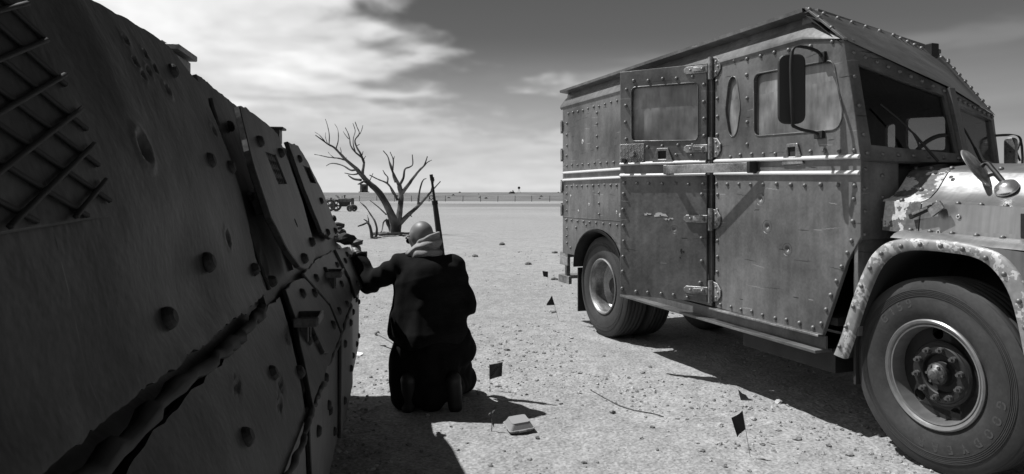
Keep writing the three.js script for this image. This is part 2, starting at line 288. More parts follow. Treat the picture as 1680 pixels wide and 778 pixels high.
{
  const T = truck, W = 1.6, CW = 1.42;
  const mould = (x0, x1, y) => { const s = new THREE.Shape([V2(-0.002, 0.016), V2(0.006, 0.016), V2(0.022, 0.002), V2(0.022, -0.006), V2(0.010, -0.012), V2(-0.002, -0.012)]); return boxUV(new THREE.ExtrudeGeometry(s, { depth: x1 - x0, bevelEnabled: false }).rotateY(-PI / 2).translate(x1, y, 0)); };
  // --- body side (rear box) ---
  const archPts = []; for (let i = 0; i <= 16; i++) { const a = PI - i / 16 * PI; archPts.push([0.06 + 0.56 * cos(a), 0.72 + 0.42 * sin(a)]); }
  const doorHole = shapeOf(roundPoly([[1.22, 0.70], [1.98, 0.70], [1.98, 2.46], [1.22, 2.46]], 0.03));
  add(T, 'body_panel', plate([[-0.82, 2.53], [-0.82, 0.82], [-0.50, 0.82], ...archPts.map(p => [p[0], p[1]]), [0.64, 0.62], [2.025, 0.62], [2.025, 2.53]], 0.03, { holes: [new THREE.Path(doorHole.getPoints())] }), M.paint);
  rivets(T, 'body_rivets', [[-0.66, 2.43, 0.62, 2.44, 11], [-0.70, 2.32, -0.70, 1.95, 4], [0.06, 2.37, 0.06, 2.0, 4], [-0.70, 1.84, 0.56, 1.83, 10], [-0.70, 1.60, 0.62, 1.60, 11], [-0.70, 1.52, -0.70, 1.02, 6], [0.10, 1.52, 0.10, 1.3, 3], [-0.72, 1.21, 0.5, 1.2, 9], [-0.70, 0.95, -0.6, 0.9, 2], [-0.45, 1.13, -0.2, 1.17, 2]]);
  for (const [y] of [[1.755], [1.672]]) add(T, 'side_moulding', mould(-0.79, 2.0, y), M.mould);
  add(T, 'panel_seam', [box(1.34, 0.008, 0.012, -0.12, 1.245, 0.0, 0.003)], M.paint);
  // wheel arch lip of the rear wheel
  { const P = archPts.map(p => V3(p[0], p[1], 0)); const top = P.map(p => [p.x, p.y, 0.015]), inn = P.map(p => [p.x * 0.985, p.y - 0.03, 0.018]), deep = P.map(p => [p.x, p.y - 0.03, -0.5]); add(T, 'wheel_arch', quadStrip([top, inn, deep]), M.darkMetal); }
  // roof rail: cove, shadowed channel, flange
  const prof = (x, zo = 0) => [[0.0, 2.50], [0.016, 2.525], [0.012, 2.545], [-0.055, 2.635], [-0.07, 2.64], [-0.085, 2.690], [0.018, 2.702], [0.022, 2.727], [-0.09, 2.732]].map(([z, y]) => [x, y - zo, z]);
  const xs = [-0.86, 0, 0.8, 1.6, 2.4, 3.02];
  add(T, 'roof_cove', toCreasedNormals(quadStrip([...xs.map(x => prof(x).slice(0, 4)), [[3.335, 2.455, 0.002], [3.335, 2.462, 0.014], [3.335, 2.466, 0.010], [3.335, 2.47, -0.05]]]), 0.6), M.paint);
  add(T, 'roof_channel', toCreasedNormals(quadStrip(xs.map(x => prof(x).slice(3, 6))), 0.6), M.paint);
  add(T, 'roof_flange', toCreasedNormals(quadStrip(xs.map(x => prof(x).slice(5, 9))), 0.6), M.paint);
  add(T, 'roof_sheet', plate([[-0.86, 0.085], [3.05, 0.085], [3.05, 1.2], [-0.86, 1.2]], 0.03).rotateX(-PI / 2).translate(0, 2.728, 0).applyMatrix4(new THREE.Matrix4().makeShear(0, 0, 0, 0, 0, 0.17).premultiply(new THREE.Matrix4().makeTranslation(0, 0.0145, 0))), M.paint);
  // --- cab side ---
  const winPts = [[2.525, 2.375], [3.265, 2.345], [3.345, 1.98], [3.295, 1.905], [2.525, 1.925]];
  const win = shapeOf(roundPoly(winPts, 0.06)).getPoints();
  const port = shapeOf(roundPoly([[2.285, 2.405], [2.335, 2.37], [2.375, 2.15], [2.335, 1.97], [2.285, 1.93], [2.235, 1.97], [2.195, 2.15], [2.235, 2.37]], 0.04)).getPoints();
  const dents = [[2.59, 1.47, 0.042], [2.66, 1.275, 0.045], [2.86, 1.13, 0.042]];
  const sight = [[2.88, 1.755], [2.95, 1.755], [2.95, 1.822], [2.88, 1.822]];
  const holes = [new THREE.Path(win), new THREE.Path(port), new THREE.Path(sight.map(p => V2(...p))), ...dents.map(d => circ(...d))];
  add(T, 'cab_panel', plate([[2.07, 2.53], [2.07, 0.62], [3.17, 0.60], [3.37, 1.09], [3.475, 1.25], [3.475, 1.70], [3.42, 2.05], [3.345, 2.46], [3.30, 2.50]], 0.03, { holes }), M.paint);
  for (const [x, y, R] of dents) { const d = add(T, 'bullet_dent', dish(x, y, R, 0.017), M.paint); add(d, 'bullet_hole', new THREE.CircleGeometry(0.006, 8).translate(x - 0.003, y - 0.004, -0.0135), M.chrome); }
  rivets(T, 'cab_rivets', [[2.31, 2.51, 2.74, 2.49, 4], [2.88, 2.485, 3.26, 2.455, 3], [2.10, 2.39, 2.10, 1.83, 5], [2.45, 2.38, 2.45, 1.87, 4], [2.26, 1.795, 2.74, 1.79, 5], [3.07, 1.785, 3.43, 1.765, 4], [2.09, 1.585, 3.43, 1.56, 11], [3.425, 1.47, 3.41, 1.22, 3], [3.37, 1.15, 3.17, 0.68, 6], [2.10, 1.50, 2.10, 0.78, 7], [2.14, 0.655, 3.10, 0.645, 9]]);
  for (const [y] of [[1.752], [1.655]]) add(T, 'cab_moulding', mould(2.075, 3.47, y).applyMatrix4(new THREE.Matrix4().makeShear(-0.026, 0, 0, 0, 0, 0).premultiply(new THREE.Matrix4().makeTranslation(0, 0.066, 0))), M.mould);
  add(T, 'cab_window', plate(win.map(p => [p.x, p.y]), 0.006, { bevel: 0 }).translate(0, 0, -0.022), M.dustGlass);
  add(T, 'porthole', plate(port.map(p => [p.x, p.y]), 0.006, { bevel: 0 }).translate(0, 0, -0.02), M.dustGlass);
  // window rims: a thin raised edge
  const rim = (pts, r, z) => tube([...pts, pts[0]].map(p => V3(p.x, p.y, z)), r, 5, 1);
  add(T, 'window_rim', rim(win, 0.006, 0.001), M.paint); add(T, 'porthole_rim', rim(port, 0.005, 0.001), M.paint);
  const sightCover = (par, x, y, sg = 1) => { const o = add(par, 'gun_port', plate([[-0.095, -0.085], [0.105, -0.085], [0.052, 0.055], [-0.047, 0.055]], 0.014, { r: 0.008, holes: [new THREE.Path([[-0.035, -0.036], [0.035, -0.036], [0.035, 0.031], [-0.035, 0.031]].map(p => V2(...p)))] }).translate(0, 0, 0.016), M.metal); o.position.set(x, y, 0); add(o, 'port_slit', new THREE.PlaneGeometry(0.068, 0.065).translate(0, -0.002, 0.0015), M.inside); return o; };
  sightCover(T, 2.915, 1.79);
  // --- cab front ---
  const A = [3.345, 2.46, 0], B = [3.475, 1.70, 0], Cc = [3.49, 2.17, -0.70], D = [3.60, 1.695, -0.70], E = [3.27, 2.06, -CW], K = [3.32, 1.66, -CW];
  const q3 = (a, b, u) => a.map((v, i) => lerp(v, b[i], u));
  function screen(a, b, c, d, nm) {                                // windscreen frame a-b top, c-d bottom, with an opening
    const P = (u, v) => q3(q3(a, b, u), q3(c, d, u), v);
    const o = [P(0, 0), P(1, 0), P(1, 1), P(0, 1)], iA = [P(0.11, 0.17), P(0.94, 0.13), P(0.955, 0.88), P(0.12, 0.86)];
    const g = new THREE.BufferGeometry(), V = [], I = [];
    const nrm = V3(...o[1]).sub(V3(...o[0])).cross(V3(...o[3]).sub(V3(...o[0]))).normalize(); if (nrm.x < 0) nrm.negate();
    for (const k of [0, -0.035]) for (const q of [...o, ...iA]) V.push(q[0] + nrm.x * k, q[1] + nrm.y * k, q[2] + nrm.z * k);
    for (let i = 0; i < 4; i++) { const j = (i + 1) % 4; I.push(i, j, 4 + j, i, 4 + j, 4 + i); I.push(8 + i, 12 + j, 8 + j, 8 + i, 12 + i, 12 + j); I.push(4 + i, 4 + j, 12 + j, 4 + i, 12 + j, 12 + i); I.push(i, 8 + j, j, i, 8 + i, 8 + j); }
    g.setAttribute('position', new THREE.Float32BufferAttribute(V, 3)); g.setIndex(I); const gg = boxUV(g.toNonIndexed()); gg.computeVertexNormals();
    const f = add(T, 'windscreen_frame', gg, M.paint);
    const gl = new THREE.BufferGeometry(); gl.setAttribute('position', new THREE.Float32BufferAttribute(iA.flatMap(q => [q[0] - nrm.x * 0.02, q[1] - nrm.y * 0.02, q[2] - nrm.z * 0.02]), 3)); gl.setIndex([0, 1, 2, 0, 2, 3]); gl.setAttribute('uv', new THREE.Float32BufferAttribute([0, 1, 1, 1, 1, 0, 0, 0], 2)); gl.computeVertexNormals();
    add(T, 'windscreen', gl, M.glass);
    const L = [], qn = new THREE.Quaternion().setFromUnitVectors(V3(0, 0, 1), nrm);
    const row = (u0, v0, u1, v1, n) => { for (let i = 0; i < n; i++) { const t = i / (n - 1), p = P(lerp(u0, u1, t), lerp(v0, v1, t)); L.push(rivetGeo(0.0135).applyQuaternion(qn).translate(p[0] + nrm.x * 0.001, p[1] + nrm.y * 0.001, p[2] + nrm.z * 0.001)); } };
    row(0.08, 0.085, 0.95, 0.065, 9); row(0.07, 0.93, 0.95, 0.94, 7); row(0.05, 0.3, 0.06, 0.78, 3);
    stuff(add(f, 'frame_rivets', L, M.rivet));
  }
  screen(A, Cc, B, D); screen(Cc, E, D, K);
  add(T, 'centre_pillar', bar(V3(3.505, 2.17, -0.70), V3(3.612, 1.70, -0.70), 0.05, 0.03), M.paint);
  // sloping visor sheet between roof ridge and windscreens
  const R0 = [3.05, 2.722, 0.01], R1 = [3.13, 2.595, -0.62], R2 = [3.06, 2.48, -1.22], H0 = [3.36, 2.455, 0.012], H1 = [3.505, 2.175, -0.70], H2 = [3.28, 2.05, -CW - 0.01];
  const vis = toCreasedNormals(quadStrip([[R0, R1, R2], [H0, H1, H2]]), 0.3); add(T, 'roof_visor', vis, M.paint);
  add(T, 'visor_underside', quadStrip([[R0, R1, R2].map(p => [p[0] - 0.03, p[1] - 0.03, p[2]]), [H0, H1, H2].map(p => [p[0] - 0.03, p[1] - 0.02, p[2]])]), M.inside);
  { const L = []; const pt = (a, b, t) => q3(a, b, t); const put = p => L.push(new THREE.SphereGeometry(0.0145, 8, 6).translate(p[0] + 0.004, p[1] + 0.002, p[2]));
    for (let i = 0; i < 6; i++) put(q3(pt(R0, R1, i / 6), pt(H0, H1, i / 6), 0.06)); for (let i = 0; i < 9; i++) put(q3(pt(R1, R2, i / 8), pt(H1, H2, i / 8), 0.06));
    for (let i = 1; i < 3; i++) put(q3(R0, H0, i / 3)); for (let i = 1; i < 9; i++) put(q3(q3(R2, H2, i / 9), q3(R1, H1, i / 9), 0.05));
    stuff(add(T, 'visor_rivets', L, M.rivet)); }
  add(T, 'roof_lamp_box', box(0.06, 0.10, 0.07, 3.12, 2.50, -1.02, 0.006), M.darkMetal);
  add(T, 'far_roof_slope', quadStrip([[[-0.86, 2.535, -1.2], [2.04, 2.535, -1.2], [2.06, 2.53, -1.2], [3.03, 2.52, -1.2]], [[-0.86, 2.38, -W], [2.04, 2.38, -W], [2.06, 2.29, -1.41], [2.99, 2.29, -1.41]]]), M.paint);
  // gable closing the triangle between roof rail and visor
  add(T, 'roof_gable', plate([[2.92, 2.715], [3.045, 2.715], [3.35, 2.455], [2.92, 2.50]], 0.01, { bevel: 0 }).translate(0, 0, -0.072), M.paint); add(T, 'visor_edge', bar(V3(3.045, 2.722, 0.006), V3(3.365, 2.452, 0.006), 0.03, 0.014), M.paint);
  // --- far side, rear, floor, bulkhead: closes the body ---
  const farHoles = [[[2.60, 1.86], [2.93, 1.83], [2.93, 2.08], [2.60, 2.10]], [[2.41, 1.88], [2.50, 1.87], [2.50, 2.07], [2.41, 2.06]]].map(p => new THREE.Path(shapeOf(roundPoly(p, 0.03)).getPoints()));
  add(T, 'far_cab_panel', plate([[2.05, 2.30], [2.05, 0.62], [3.32, 0.62], [3.32, 1.66], [3.26, 2.06], [3.0, 2.30]], 0.03, { holes: farHoles }).translate(0, 0, -CW + 0.03), M.paint);
  add(T, 'far_window', [plate([[2.58, 1.81], [2.95, 1.81], [2.95, 2.12], [2.58, 2.12]], 0.005, { bevel: 0 }).translate(0, 0, -CW + 0.012), plate([[2.39, 1.85], [2.52, 1.85], [2.52, 2.09], [2.39, 2.09]], 0.005, { bevel: 0 }).translate(0, 0, -CW + 0.012)], M.glass);
  add(T, 'far_body_panel', box(2.85, 1.85, 0.03, 0.61, 1.46, -W + 0.015), M.paint);
  add(T, 'rear_panel', box(0.03, 1.7, W - 0.06, -0.80, 1.67, -W / 2), M.paint);
  add(T, 'bulkhead', box(0.03, 1.86, 0.2, 2.035, 1.54, -CW - 0.08), M.paint);
  add(T, 'partition', box(0.02, 1.84, CW - 0.06, 2.05, 1.54, -CW / 2), M.inside);
  add(T, 'floor', [box(2.82, 0.05, W - 0.7, 0.62, 0.78, -W / 2 - 0.25), box(1.2, 0.12, 0.62, 1.4, 0.742, -0.345)], M.inside); add(T, 'cab_floor', box(1.2, 0.05, CW - 0.08, 2.66, 0.70, -CW / 2), M.inside);
  add(T, 'dashboard', box(0.22, 0.20, CW - 0.1, 3.36, 1.58, -CW / 2, 0.03), M.inside);
  add(T, 'cab_lining', box(0.8, 0.02, 1.05, 2.5, 2.42, -0.6), M.inside);
  { const g = new THREE.TorusGeometry(0.21, 0.014, 8, 28).rotateY(PI / 2).rotateZ(-0.5); add(T, 'steering_wheel', g.translate(3.15, 1.72, -0.98), M.black); }
  add(T, 'seat_back', box(0.14, 0.55, 1.1, 2.35, 1.30, -CW / 2, 0.05), M.inside);
  // --- firewall and cowl under the windscreen, facing forward ---
  add(T, 'cowl', [box(0.03, 0.47, 0.30, 3.458, 1.468, -0.155), box(0.03, 1.02, CW - 0.02, 3.43, 1.16, -CW / 2)], M.paint);
  rivets(T, 'cowl_rivets', [[0.03, 1.66, 0.03, 1.27, 4], [0.17, 1.62, 0.17, 1.35, 3]], 0, 0.0135, new THREE.Matrix4().makeRotationY(PI / 2).premultiply(new THREE.Matrix4().makeTranslation(3.474, 0, 0)));
  add(T, 'cowl_top', quadStrip([[[3.475, 1.705, 0], [3.60, 1.70, -0.70], [3.32, 1.67, -CW]], [[3.56, 1.695, -0.30], [3.72, 1.70, -0.72], [3.5, 1.66, -1.1]]]), M.paint);
  // --- bonnet, in the section of the photograph: fender flange, shelf, side, bevel, top ---
  const sec = t => { const x = lerp(3.52, 4.75, t), dr = -0.055 * t * 0.6; return [[0.0, 1.262], [-0.03, 1.285], [-0.07, 1.298], [-0.115, 1.304]].map(([z, y]) => [x, y + dr, z]); };
  const side = t => { const x = lerp(3.52, 4.75, t), dr = -0.04 * t; return [[-0.118, 1.29], [-0.13, 1.38], [-0.145, 1.465]].map(([z, y]) => [x, y + dr, z]); };
  const bev = t => { const x = lerp(3.50, 4.75, t), dr = -0.055 * t; return [[-0.145, 1.462], [-0.152, 1.472], [-0.185, 1.480], [-0.225, 1.496], [-0.275, 1.536], [-0.325, 1.596], [-0.362, 1.642], [-0.385, 1.652]].map(([z, y]) => [x, y + dr, z - 0.05 * t]); };
  const top = t => { const x = lerp(3.48, 4.75, t), dr = -0.055 * t; return [[-0.385, 1.652], [-0.41, 1.664], [-0.70, 1.70], [-1.0, 1.66], [-1.28, 1.46], [-1.30, 1.2]].map(([z, y]) => [x, y + dr, z - 0.05 * t]); };
  const loft = (f, a, b, n) => { const L = []; for (let i = 0; i <= n; i++) L.push(f(lerp(a, b, i / n))); return quadStrip(L); };
  const cut = 0.20;
  add(T, 'bonnet_rear_bevel', loft(bev, 0.0, cut - 0.006, 4), M.peel, 'rear bonnet panel with flaking white paint'); add(T, 'bonnet_rear_side', loft(side, 0.0, cut - 0.006, 4), M.peel, 'flaking white painted side');
  add(T, 'bonnet_bevel', loft(bev, cut, 1, 12), M.hood); add(T, 'bonnet_side', loft(side, cut, 1, 12), M.hood); add(T, 'bonnet_top', loft(top, 0, 1, 12), M.hood);
  add(T, 'bonnet_front', plate([[0.15, 0.72], [0.165, 1.40], [0.24, 1.43], [0.36, 1.52], [0.45, 1.59], [0.75, 1.64], [1.05, 1.60], [1.32, 1.40], [1.34, 0.72]], 0.03).rotateY(PI / 2).translate(4.755, 0, 0), M.paint);
  for (let i = 0; i < 9; i++) add(T, 'grille_slat', box(0.02, 0.025, 0.72, 4.768, 0.86 + i * 0.065, -0.745), M.metal);
  add(T, 'front_bumper', box(0.10, 0.20, 1.5, 4.90, 0.58, -0.72, 0.02), M.paint); add(T, 'bumper_bracket', box(0.2, 0.1, 0.08, 4.78, 0.60, -0.35), M.darkMetal); add(T, 'bumper_bracket', box(0.2, 0.1, 0.08, 4.78, 0.60, -1.1), M.darkMetal);
  { const L = []; const put = (f, i, tl) => { for (const t of tl) { const p = f(t)[i]; L.push(new THREE.SphereGeometry(0.0145, 8, 6).scale(1, 1, 1).translate(p[0], p[1] + 0.001, p[2] + 0.002)); } };
    put(top, 1, [0.02, 0.10, 0.20, 0.31, 0.42, 0.6]); put(bev, 1, [0.10, 0.275, 0.37, 0.47, 0.57, 0.67, 0.77]); put(sec, 3, [0.16, 0.26, 0.365, 0.475, 0.585]); put(bev, 4, [0.12]);
    stuff(add(T, 'bonnet_rivets', L, M.rivet)); }
  // bonnet clamp and rubber stop
  { const o = add(T, 'bonnet_catch', [bar(V3(3.72, 1.375, -0.105), V3(3.865, 1.435, -0.095), 0.02, 0.028), box(0.05, 0.045, 0.03, 3.885, 1.437, -0.112, 0.008)], M.darkMetal); add(o, 'catch_hook', [bar(V3(3.86, 1.40, -0.09), V3(3.93, 1.45, -0.09), 0.016, 0.05), bar(V3(3.75, 1.392, -0.088), V3(3.85, 1.43, -0.084), 0.012, 0.012)], M.metal); }
  add(T, 'maker_plate', box(0.16, 0.13, 0.008, 4.40, 1.345, -0.125, 0.004).rotateY(0), M.darkMetal);
  // --- front fender: outer flange following the arch ---
  const outer = [[3.275, 0.51], [3.335, 0.64], [3.435, 0.91], [3.53, 1.105], [3.60, 1.19], [3.70, 1.242], [3.85, 1.263], [4.05, 1.262], [4.2, 1.247], [4.33, 1.205], [4.42, 1.10], [4.47, 0.93], [4.50, 0.75]];
  const inner = [[3.36, 0.50], [3.415, 0.63], [3.50, 0.86], [3.58, 1.035], [3.645, 1.125], [3.73, 1.178], [3.86, 1.203], [4.04, 1.203], [4.18, 1.19], [4.275, 1.145], [4.35, 1.05], [4.395, 0.92], [4.43, 0.75]];
  const sm = (L, n = 48) => new THREE.SplineCurve(L.map(p => V2(...p))).getPoints(n);
  const so = sm(outer), si = sm(inner);
  const fl = quadStrip([so.map(p => [p.x, p.y, -0.115 * sstep(0.9, 1.2, p.y)]), so.map(p => [p.x, p.y - 0.004, -0.03]), so.map(p => [p.x, p.y, 0.0]), so.map((p, i) => [lerp(p.x, si[i].x, 0.12), lerp(p.y, si[i].y, 0.12), 0.018]), so.map((p, i) => [lerp(p.x, si[i].x, 0.5), lerp(p.y, si[i].y, 0.5), 0.022]), si.map(p => [p.x, p.y, 0.018]), si.map(p => [p.x, p.y - 0.004, 0.004]), si.map(p => [p.x, p.y - 0.005, -0.02])]);
  const fender = add(T, 'front_fender', fl, M.chip, 'front fender with chipped and scuffed paint');
  { const L = []; for (const [x, y] of [[3.335, 0.57], [3.385, 0.70], [3.44, 0.83], [3.50, 0.96], [3.56, 1.075], [3.64, 1.165], [3.77, 1.215], [3.89, 1.233], [4.01, 1.233], [4.13, 1.225], [4.25, 1.19], [4.34, 1.12], [4.41, 1.0], [4.44, 0.88]]) L.push(rivetGeo(0.0145).translate(x, y, 0.021)); stuff(add(fender, 'fender_rivets', L, M.rivet)); }
  add(T, 'fender_shelf', loft(sec, 0.13, 1, 12), M.hood);
  { const sh = [[4.47, 0.93], [4.33, 1.205], [4.2, 1.247], [4.8, 1.20], [4.8, 0.7], [4.50, 0.75]]; add(T, 'fender_front', plate(sh, 0.01, { bevel: 0 }).translate(0, 0, 0.003), M.hood); }
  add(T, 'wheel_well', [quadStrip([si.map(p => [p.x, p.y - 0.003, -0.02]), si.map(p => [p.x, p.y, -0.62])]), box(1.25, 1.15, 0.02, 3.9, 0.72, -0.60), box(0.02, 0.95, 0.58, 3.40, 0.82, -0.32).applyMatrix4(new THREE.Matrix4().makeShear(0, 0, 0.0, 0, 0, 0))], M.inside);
  // --- running board and sills ---
  add(T, 'sill', [box(1.14, 0.016, 0.055, 2.61, 0.606, 0.014)], M.metal, 'bright tread strip under the cab');
  add(T, 'running_board', [bar(V3(0.66, 0.525, -0.005), V3(3.18, 0.505, -0.005), 0.14, 0.020), bar(V3(0.66, 0.565, -0.03), V3(3.18, 0.555, -0.03), 0.02, 0.09)], M.paint);
  add(T, 'chassis_box', [box(0.9, 0.16, 0.4, 2.75, 0.44, -0.28), box(4.4, 0.18, 0.1, 1.9, 0.62, -0.55), box(4.4, 0.18, 0.1, 1.9, 0.62, -1.35)], M.darkMetal);
  add(T, 'axle', cyl(V3(0, 0.52, -0.3), V3(0, 0.52, -1.5), 0.08), M.darkMetal); add(T, 'axle', cyl(V3(3.88, 0.50, -0.3), V3(3.88, 0.50, -1.3), 0.06), M.darkMetal);
  // --- rear step, hinges of the back doors, mud flap ---
  add(T, 'rear_step', [box(0.22, 0.05, 1.5, -0.86, 0.80, -0.78), box(0.22, 0.10, 0.03, -0.83, 0.73, -0.03), box(0.05, 0.3, 0.05, -0.90, 0.62, -0.10), box(0.30, 0.09, 0.04, -0.93, 0.50, -0.08), box(0.28, 0.03, 0.3, -0.93, 0.535, -0.24)], M.metal);
  add(T, 'mud_flap', box(0.02, 0.50, 0.5, -0.58, 0.42, -0.33, 0.004), M.black);
  for (const y of [2.30, 1.97, 1.60, 1.33]) { const h = add(T, 'rear_hinge', [box(0.045, 0.115, 0.03, -0.825, y, 0.004), cyl(V3(-0.862, y - 0.075, -0.01), V3(-0.862, y + 0.075, -0.01), 0.017)], M.metal); }
  // --- bullet marks: chipped paint round a hole ---
  for (const [x, y, r] of [[-0.29, 2.09, 0.024], [-0.60, 1.49, 0.018], [-0.40, 1.32, 0.02], [-0.13, 1.40, 0.02], [-0.52, 1.62, 0.014], [0.55, 1.30, 0.02], [0.48, 1.33, 0.015]]) {
    const sh = new THREE.Shape(); const n = 11; for (let i = 0; i < n; i++) { const a = i / n * 2 * PI, q = r * rr(0.6, 1.25); i ? sh.lineTo(x + q * cos(a) * 0.8, y + q * sin(a)) : sh.moveTo(x + q * cos(a), y + q * sin(a)); }
    const o = add(T, 'bullet_mark', new THREE.ExtrudeGeometry(sh, { depth: 0.002, bevelEnabled: false }), M.mould); add(o, 'bullet_hole', new THREE.CircleGeometry(r * 0.33, 8).translate(x, y - r * 0.2, 0.0035), M.inside);
  }
  for (const [t, f, i] of [[0.235, bev, 5], [0.385, side, 1], [0.30, side, 0]]) { const p = f(t)[i]; const o = add(T, 'bullet_mark', new THREE.CylinderGeometry(0.011, 0.013, 0.004, 10).rotateX(PI / 2 - (f === bev ? 0.85 : 0.1)).translate(p[0], p[1] + 0.02, p[2] + 0.004), M.chrome); add(o, 'bullet_hole', new THREE.CylinderGeometry(0.006, 0.006, 0.006, 8).rotateX(PI / 2 - (f === bev ? 0.85 : 0.1)).translate(p[0], p[1] + 0.02, p[2] + 0.0045), M.inside); }

  // --- door, hinged at its front edge and standing open ---
  const dr = new THREE.Group(); dr.name = 'door'; dr.userData.label = 'side door standing ajar'; dr.position.set(2.025, 0, 0.012); dr.rotation.y = 35 * PI / 180; T.add(dr);
  const dwin = shapeOf(roundPoly([[-0.68, 2.41], [-0.10, 2.40], [-0.10, 1.935], [-0.68, 1.955]], 0.045)).getPoints();
  const dd = [[-0.30, 1.22, 0.030]];
  add(dr, 'door_panel', plate([[-0.785, 2.55], [-0.785, 0.65], [-0.03, 0.65], [-0.03, 2.545]], 0.035, { holes: [new THREE.Path(dwin), ...dd.map(d => circ(...d))] }), M.paint);
  for (const [x, y, R] of dd) add(dr, 'bullet_dent', dish(x, y, R, 0.01), M.paint);
  add(dr, 'door_window', plate(dwin.map(p => [p.x, p.y]), 0.006, { bevel: 0 }).translate(0, 0, -0.022), M.dustGlass);
  add(dr, 'window_rim', rim(dwin, 0.006, 0.001), M.paint);
  for (const y of [1.762, 1.665]) add(dr, 'moulding', mould(-0.782, -0.035, y), M.mould);
  rivets(dr, 'door_rivets', [[-0.66, 2.46, -0.15, 2.45, 5], [-0.73, 2.39, -0.73, 1.98, 4], [-0.055, 2.38, -0.055, 1.84, 5], [-0.75, 1.60, -0.06, 1.585, 7], [-0.755, 1.51, -0.76, 0.71, 7], [-0.065, 1.51, -0.08, 0.80, 5], [-0.64, 0.69, -0.19, 0.68, 5], [-0.53, 1.90, -0.14, 1.90, 4], [-0.28, 1.82, -0.15, 1.82, 2]]);
  const tp = add(dr, 'tread_patch', [box(0.225, 0.165, 0.01, -0.672, 1.848, 0.005, 0.002)], M.metal, 'chequer plate patch with a lock boss');
  { const L = []; for (let i = 0; i < 8; i++) for (let j = 0; j < 6; j++) L.push(new RoundedBoxGeometry(0.026, 0.007, 0.006, 1, 0.002).rotateZ((i + j) % 2 ? 0.78 : -0.78).translate(-0.77 + i * 0.028, 1.782 + j * 0.027, 0.012)); stuff(add(tp, 'tread_lugs', L, M.metal)); }
  add(tp, 'lock_boss', cyl(V3(-0.66, 1.842, 0.008), V3(-0.66, 1.842, 0.045), 0.026, 0.022), M.metal); add(tp, 'lock_boss', cyl(V3(-0.735, 1.79, 0.008), V3(-0.735, 1.79, 0.04), 0.02, 0.018), M.darkMetal);
  sightCover(dr, -0.40, 1.83);
  for (const [x, y, r] of [[-0.42, 1.335, 0.05], [-0.36, 1.30, 0.024], [-0.33, 1.305, 0.02], [-0.53, 1.34, 0.03]]) { const sh = new THREE.Shape(); for (let i = 0; i < 13; i++) { const a = i / 13 * 2 * PI, q = r * rr(0.35, 1.2); const px = x + q * cos(a) * 1.3, py = y + q * sin(a) * 0.5; i ? sh.lineTo(px, py) : sh.moveTo(px, py); } const o = add(dr, 'chipped_paint', new THREE.ExtrudeGeometry(sh, { depth: 0.0015, bevelEnabled: false }), M.mould); add(o, 'bullet_hole', new THREE.CircleGeometry(0.006, 8).translate(x, y - 0.004, 0.003), M.inside); }
  for (let i = 0; i < 6; i++) add(dr, 'bullet_hole', new THREE.CircleGeometry(rr(0.006, 0.010), 9).translate(-0.27 + 0.05 * hash(i, 3), 0.99 + 0.1 * hash(i, 7), 0.001), M.inside);
  // hinges: strap on the door, knuckle, leaf on the cab
  for (const y of [2.50, 1.87, 1.31, 0.74]) {
    add(dr, 'hinge_strap', [plate([[-0.215, y - 0.012], [-0.195, y - 0.03], [-0.02, y - 0.03], [-0.02, y + 0.03], [-0.195, y + 0.03], [-0.215, y + 0.012]], 0.012).translate(0, 0, 0.014), box(0.09, 0.035, 0.014, -0.09, y, 0.02), rivetGeo(0.011).translate(-0.16, y, 0.014), rivetGeo(0.011).translate(-0.06, y, 0.026)], M.metal);
    const h = add(T, 'hinge_leaf', [plate([[2.055, y - 0.08], [2.11, y - 0.07], [2.15, y - 0.025], [2.15, y + 0.025], [2.11, y + 0.07], [2.055, y + 0.08]], 0.012).translate(0, 0, 0.014), rivetGeo(0.012).translate(2.10, y + 0.04, 0.014), rivetGeo(0.012).translate(2.10, y - 0.04, 0.014), rivetGeo(0.012).translate(2.125, y, 0.014)], M.metal);
    add(h, 'hinge_knuckle', cyl(V3(2.045, y - 0.09, 0.026), V3(2.045, y + 0.085, 0.026), 0.02), M.metal);
  }
  // stay bar that bridges the angle between door and cab
  const dp = (t, y, o) => V3(2.025 - t * cos(35 * PI / 180) + o * sin(35 * PI / 180), y, 0.012 + t * sin(35 * PI / 180) + o * cos(35 * PI / 180));
  const sb = add(T, 'door_stay', bar(dp(0.35, 1.705, 0.06), V3(2.535, 1.70, 0.065), 0.018, 0.068), M.metal);
  add(sb, 'stay_bracket', box(0.035, 0.085, 0.075, 2.555, 1.70, 0.04, 0.006), M.darkMetal); add(sb, 'stay_bracket', bar(dp(0.35, 1.705, 0.0), dp(0.35, 1.705, 0.075), 0.03, 0.075), M.metal);

  // --- mirrors ---
  const mir = add(T, 'side_mirror', plate([[-0.082, -0.22], [0.082, -0.22], [0.082, 0.22], [-0.082, 0.22]], 0.03, { r: 0.06, bevel: 0.008 }), M.black, 'tall black side mirror'); mir.position.set(3.17, 2.165, 0.24); mir.rotation.y = 1.02;
  add(T, 'mirror_arm', [tube([V3(3.19, 1.93, 0.25), V3(3.20, 2.1, 0.268), V3(3.20, 2.39, 0.265), V3(3.20, 2.42, 0.24), V3(3.19, 2.41, 0.06), V3(3.18, 2.37, 0.0)], 0.011, 8), tube([V3(3.19, 1.93, 0.25), V3(3.185, 1.91, 0.18), V3(3.16, 1.90, 0.06), V3(3.16, 1.885, 0.0)], 0.011, 8), box(0.07, 0.05, 0.03, 3.16, 1.885, 0.01), box(0.05, 0.07, 0.025, 3.185, 2.375, 0.008)], M.darkMetal);
  { const g = add(T, 'far_mirror', plate([[-0.04, -0.10], [0.04, -0.10], [0.04, 0.10], [-0.04, 0.10]], 0.03, { r: 0.035, bevel: 0.006 }), M.metal); g.position.set(3.30, 1.80, -1.54); g.rotation.y = 0.15; }
